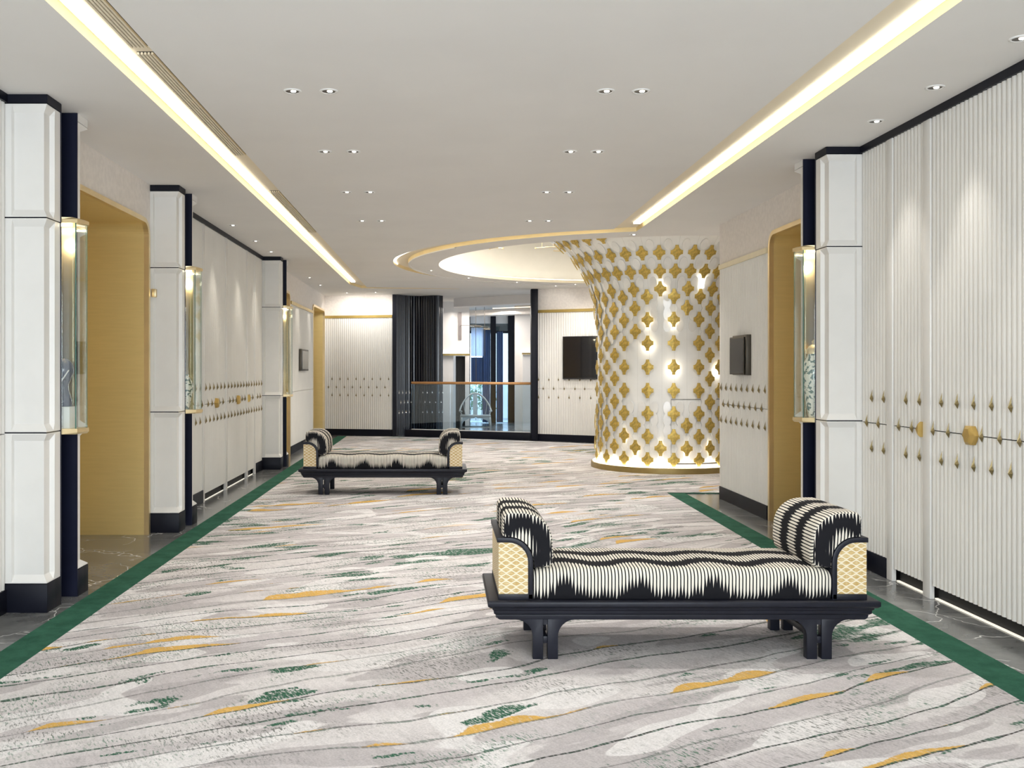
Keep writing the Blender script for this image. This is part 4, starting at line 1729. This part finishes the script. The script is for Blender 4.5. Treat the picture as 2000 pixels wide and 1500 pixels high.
# ------------------------------------------------------------------ daybed benches
def bench():
    """local frame: x along the length from 0 at the centre, y from front (0) to back, z up"""
    t = thing('daybed_bench', 'backless daybed bench with black frame, cane ends and ikat upholstery, the large near one', 'bench', (0, 0, 0),
              'ikat daybed benches with cane ends')
    HL = 0.935
    Dp = 0.655
    def lo(name, b, mat, **kw):
        return obj(name, b, mat, t, local=True, **kw)
    # platform with stepped moulding
    b = B()
    prof_ = [(0.0, 0.283), (0.0, 0.262), (0.012, 0.252), (0.022, 0.250), (0.022, 0.243), (0.030, 0.236), (0.030, 0.222), (0.040, 0.214)]
    rings = []
    for e, z in prof_:
        rings.append([(-HL + e, e, z), (HL - e, e, z), (HL - e, Dp - e, z), (-HL + e, Dp - e, z)])
    rings = [[(-HL + 0.006, 0.006, 0.288), (HL - 0.006, 0.006, 0.288), (HL - 0.006, Dp - 0.006, 0.288), (-HL + 0.006, Dp - 0.006, 0.288)]] + rings
    loft(b, rings)
    lo('platform', b, M_wood, bevel=0.0015)
    # front and rear aprons with rounded lower corners
    for y0 in (0.042, Dp - 0.042 - 0.03):
        b = B()
        P = [(-HL + 0.042, 0.216)]
        for i in range(6):
            a_ = PI + PI / 2 * i / 5
            P.append((-HL + 0.042 + 0.022 + 0.022 * math.cos(a_), 0.190 + 0.022 + 0.022 * math.sin(a_) - 0.0))
        for i in range(6):
            a_ = 1.5 * PI + PI / 2 * i / 5
            P.append((HL - 0.042 - 0.022 + 0.022 * math.cos(a_), 0.190 + 0.022 + 0.022 * math.sin(a_)))
        P.append((HL - 0.042, 0.216))
        prism_y(b, P, y0, y0 + 0.03)
        lo('apron', b, M_wood, bevel=0.002)
    for sx in (-1, 1):
        b = bx(sx * (HL - 0.042), sx * (HL - 0.072), 0.072, Dp - 0.072, 0.192, 0.216)
        lo('side_apron', b, M_wood)
    # legs: outer and inner of each pair, with curved shoulders under the apron
    def leg(x0, x1, flare, y0):
        """flare: -1 shoulder to the left, +1 to the right"""
        b = B()
        R_ = 0.082
        P = []
        if flare < 0:
            P = [(x1, 0.0), (x1, 0.195), (x0 - R_, 0.195), (x0 - R_, 0.190)]
            for i in range(1, 9):
                a_ = PI / 2 - PI / 2 * i / 8
                P.append((x0 - R_ + R_ * math.cos(a_) * 1.0, 0.190 - R_ + R_ * math.sin(a_)))
            P.append((x0, 0.0))
        else:
            P = [(x0, 0.0), (x0, 0.195), (x1 + R_, 0.195), (x1 + R_, 0.190)]
            for i in range(1, 9):
                a_ = PI / 2 + PI / 2 * i / 8
                P.append((x1 + R_ + R_ * math.cos(a_), 0.190 - R_ + R_ * math.sin(a_)))
            P.append((x1, 0.0))
        prism_y(b, P, y0, y0 + 0.048)
        lo('leg', b, M_wood, bevel=0.003)
    ox = 0.718
    for y0 in (0.042, Dp - 0.09):
        for sx in (-1, 1):
            if sx < 0:
                leg(-ox, -ox + 0.050, -1, y0)
                leg(-ox + 0.071, -ox + 0.121, 1, y0)
            else:
                leg(ox - 0.121, ox - 0.071, -1, y0)
                leg(ox - 0.050, ox, 1, y0)
    for sx in (-1, 1):
        xm = sx * (ox - 0.0605)
        b = bx(xm - 0.011, xm + 0.011, 0.052, Dp - 0.052, 0.075, 0.108)
        lo('stretcher', b, M_wood, bevel=0.002)
        b = bx(xm - 0.0105, xm + 0.0105, 0.05, 0.085, 0.165, 0.19)
        lo('leg_spacer', b, M_wood)
    # arms
    ao, ai = 0.884, 0.717          # outer / inner |x|
    zb, zt = 0.288, 0.585
    Rr = 0.118
    YA0, YA1 = 0.035, Dp - 0.035
    def arm_path(e):
        """inner edge up, round, out to the outer end; e = inset"""
        P = [(ai + e, zb)]
        for i in range(9):
            a_ = PI - PI / 2 * i / 8
            P.append((ai + Rr + (Rr - e) * math.cos(a_), zt - Rr + (Rr - e) * math.sin(a_)))
        P.append((ao + 0.006, zt - e))
        return P
    for sx in (-1, 1):
        A = [(sx * x, z) for x, z in arm_path(0.0)]
        I = [(sx * x, z) for x, z in arm_path(0.024)]
        b = B()
        ring = [[(a[0], YA0, a[1]), (a[0], YA1, a[1]), (c[0], YA1, c[1]), (c[0], YA0, c[1])] for a, c in zip(A, I)]
        loft(b, ring)
        arm = lo('arm_rail', b, M_wood, bevel=0.003)
        b = bx(sx * (ai + 0.0), sx * ao, YA0, YA1, zb, zb + 0.026)
        lo('arm_base', b, M_wood, bevel=0.002)
        for y_ in (YA0 + 0.007, YA1 - 0.013):
            b = B()
            P = [(x, z) for x, z in I]
            P = [(sx * (ai + 0.024), zb + 0.024)] + P[1:-1] + [(sx * (ao - 0.004), zt - 0.024), (sx * (ao - 0.004), zb + 0.024)]
            prism_y(b, P, y_, y_ + 0.006)
            obj('cane_panel', b, M_cane, arm, local=True)
        b = bx(sx * (ao - 0.010), sx * (ao - 0.002), YA0 + 0.004, YA1 - 0.004, zb + 0.024, zt - 0.022)
        obj('cane_panel', b, M_cane, arm, local=True)
    # seat cushion: profile in (y, z), stripes across
    y0, y1 = 0.030, Dp - 0.03
    zs, ze = 0.290, 0.436
    rc = 0.05
    P = [(y0 + 0.012, zs)]
    P.append((y0 + 0.002, zs + 0.02))
    for i in range(9):
        a_ = PI - PI / 2 * i / 8
        P.append((y0 + rc + rc * math.cos(a_), ze - rc * 0.9 + rc * 0.9 * math.sin(a_)))
    for i in range(1, 8):
        s_ = i / 8
        P.append((y0 + rc + (y1 - y0 - 2 * rc) * s_, ze + 0.014 * math.sin(PI * s_)))
    for i in range(9):
        a_ = PI / 2 - PI / 2 * i / 8
        P.append((y1 - rc + rc * math.cos(a_), ze - rc * 0.9 + rc * 0.9 * math.sin(a_)))
    P.append((y1 - 0.004, zs + 0.02))
    P.append((y1 - 0.012, zs))
    arc = [0.0]
    for p, q in zip(P, P[1:]):
        arc.append(arc[-1] + math.dist(p, q))
    b = B()
    uvl = b.loops.layers.uv.new('UVMap')
    xe = 0.712
    xs = [-xe, -xe + 0.006, -xe + 0.02, -xe + 0.05]
    m = 60
    xs += [-xe + 0.05 + (2 * xe - 0.10) * i / m for i in range(1, m)]
    xs += [xe - 0.05, xe - 0.02, xe - 0.006, xe]
    ym, zm = (y0 + y1) / 2, (zs + ze) / 2
    R = []
    for x in xs:
        d = xe - abs(x)
        sh = 1.0 - 0.12 * max(0, 1 - d / 0.05) ** 2
        row = []
        for (y, z), s_ in zip(P, arc):
            zz_ = zs + (z - zs) * sh
            yy_ = ym + (y - ym) * (1.0 - 0.03 * max(0, 1 - d / 0.05) ** 2)
            row.append((b.verts.new((x, yy_, zz_)), (x + HL, s_)))
        R.append(row)
    for a_, c_ in zip(R, R[1:]):
        for i in range(len(P) - 1):
            q = (a_[i], a_[i + 1], c_[i + 1], c_[i])
            f = b.faces.new([k_[0] for k_ in q])
            for lp, k_ in zip(f.loops, q):
                lp[uvl].uv = k_[1]
    for row in (R[0], R[-1]):
        f = b.faces.new([k_[0] for k_ in row])
        for lp, k_ in zip(f.loops, row):
            lp[uvl].uv = (lp.vert.co.y, 0.10)
    lo('seat_cushion', b, M_iseat, smooth='auto')
    # end cushions leaning over the arms
    def cushion(sx):
        X0, X1 = 0.862, 0.622      # outer, inner |x|
        zin, top = 0.440, 0.706
        Rk = 0.145
        P = [(X0, zt + 0.004), (X0, top - 0.035)]
        for i in range(1, 5):
            a_ = PI / 2 * i / 4
            P.append((X0 - 0.035 + 0.035 * math.cos(a_), top - 0.035 + 0.035 * math.sin(a_)))
        xa = X1 + Rk
        for i in range(1, 3):
            P.append((X0 - 0.035 + (xa - X0 + 0.035) * i / 2, top))
        for i in range(1, 11):
            a_ = PI / 2 + PI / 2 * i / 10
            P.append((xa + Rk * math.cos(a_), top - Rk + Rk * math.sin(a_)))
        P += [(X1 - 0.004, 0.50), (X1 + 0.004, zin + 0.014), (X1 + 0.02, zin)]
        # underside back to the outer corner following the arm
        Q = [(ai - 0.004, zin)]
        for i in range(9):
            a_ = PI - PI / 2 * i / 8
            Q.append((ai + Rr + (Rr + 0.004) * math.cos(a_), zt - Rr + (Rr + 0.004) * math.sin(a_)))
        arc = [0.0]
        for p, q in zip(P, P[1:]):
            arc.append(arc[-1] + math.dist(p, q))
        ya, yb = 0.040, Dp - 0.045
        ys = [ya, ya + 0.006, ya + 0.020]
        ys += [ya + 0.02 + (yb - ya - 0.04) * i / 20 for i in range(1, 20)]
        ys += [yb - 0.02, yb - 0.006, yb]
        cxm, czm = (X0 + X1) / 2 + 0.02, 0.60
        b = B()
        uvl = b.loops.layers.uv.new('UVMap')
        R = []
        full = P + Q
        for y in ys:
            d = min(y - ya, yb - y)
            sh = 1 - 0.055 * max(0, 1 - d / 0.02) ** 2
            row = []
            for i, (x, z) in enumerate(full):
                s_ = arc[i] if i < len(P) else arc[-1] + 0.02 * (i - len(P) + 1)
                k2 = sh if i < len(P) else 1.0
                row.append((b.verts.new((sx * (cxm + (x - cxm) * k2), y, czm + (z - czm) * k2)), (s_, y - ya)))
            R.append(row)
        n = len(full)
        for a_, c_ in zip(R, R[1:]):
            for i in range(n):
                j = (i + 1) % n
                q = (a_[i], a_[j], c_[j], c_[i])
                f = b.faces.new([k_[0] for k_ in q])
                for lp, k_ in zip(f.loops, q):
                    uvc = k_[1] if not (j == 0 and k_ in (a_[0], c_[0])) else (arc[-1] + 0.3, k_[1][1])
                    lp[uvl].uv = uvc
        # end faces as vertical columns so the stripes hang from the rim
        for row in (R[0], R[-1]):
            yv = row[0][0].co.y
            pts = [(abs(k_[0].co.x), k_[0].co.z) for k_ in row]
            up, dn = pts[:len(P)], pts[len(P):]
            def interp(L_, x, fn):
                best = None
                for (xa_, za_), (xb_, zb_) in zip(L_, L_[1:]):
                    if min(xa_, xb_) - 1e-6 <= x <= max(xa_, xb_) + 1e-6:
                        t_ = 0 if abs(xb_ - xa_) < 1e-6 else (x - xa_) / (xb_ - xa_)
                        z_ = za_ + (zb_ - za_) * t_
                        for zc_ in ([z_] if abs(xb_ - xa_) > 1e-6 else [za_, zb_]):
                            best = zc_ if best is None else fn(best, zc_)
                return best
            xmin, xmax = min(p[0] for p in up) + 0.0005, max(p[0] for p in up) - 0.0005
            low = [(xmin, up[-2][1])] + [up[-1]] + dn + [up[0]]
            nc = 34
            cols_ = []
            for i in range(nc + 1):
                x = xmin + (xmax - xmin) * i / nc
                zu = interp(up, x, max)
                zl = interp(low, x, min)
                if zl is None: zl = zu - 0.01
                cs = []
                for j in range(7):
                    z = zl + (zu - zl) * j / 6
                    bulge = 0.010 * math.sin(PI * min(1, max(0, (x - xmin) / (xmax - xmin)))) * math.sin(PI * j / 6)
                    yv2 = yv - bulge if yv < Dp / 2 else yv + bulge
                    # distance to the curved rim, not only straight up
                    dd = min(math.dist((x, z), p) for p in up[1:])
                    cs.append((b.verts.new((sx * x, yv2, z)), (x, -min(zu - z, dd) if j < 6 else 0.0)))
                cols_.append(cs)
            for a_, c_ in zip(cols_, cols_[1:]):
                for j in range(6):
                    q = (a_[j], a_[j + 1], c_[j + 1], c_[j])
                    f = b.faces.new([k_[0] for k_ in q])
                    f.material_index = 1
                    for lp, k_ in zip(f.loops, q):
                        lp[uvl].uv = k_[1]
        lo('end_cushion', b, [M_iwrap, M_iend], smooth='auto')
    cushion(-1)
    cushion(1)
    return t


bn = bench()
bn.location = (1.157, 4.675, CZ)
b2_ = copy_tree(bn)
b2_['label'] = 'backless daybed bench with black frame, cane ends and ikat upholstery, the small far one'
b2_.location = (-0.650, 10.88, CZ)
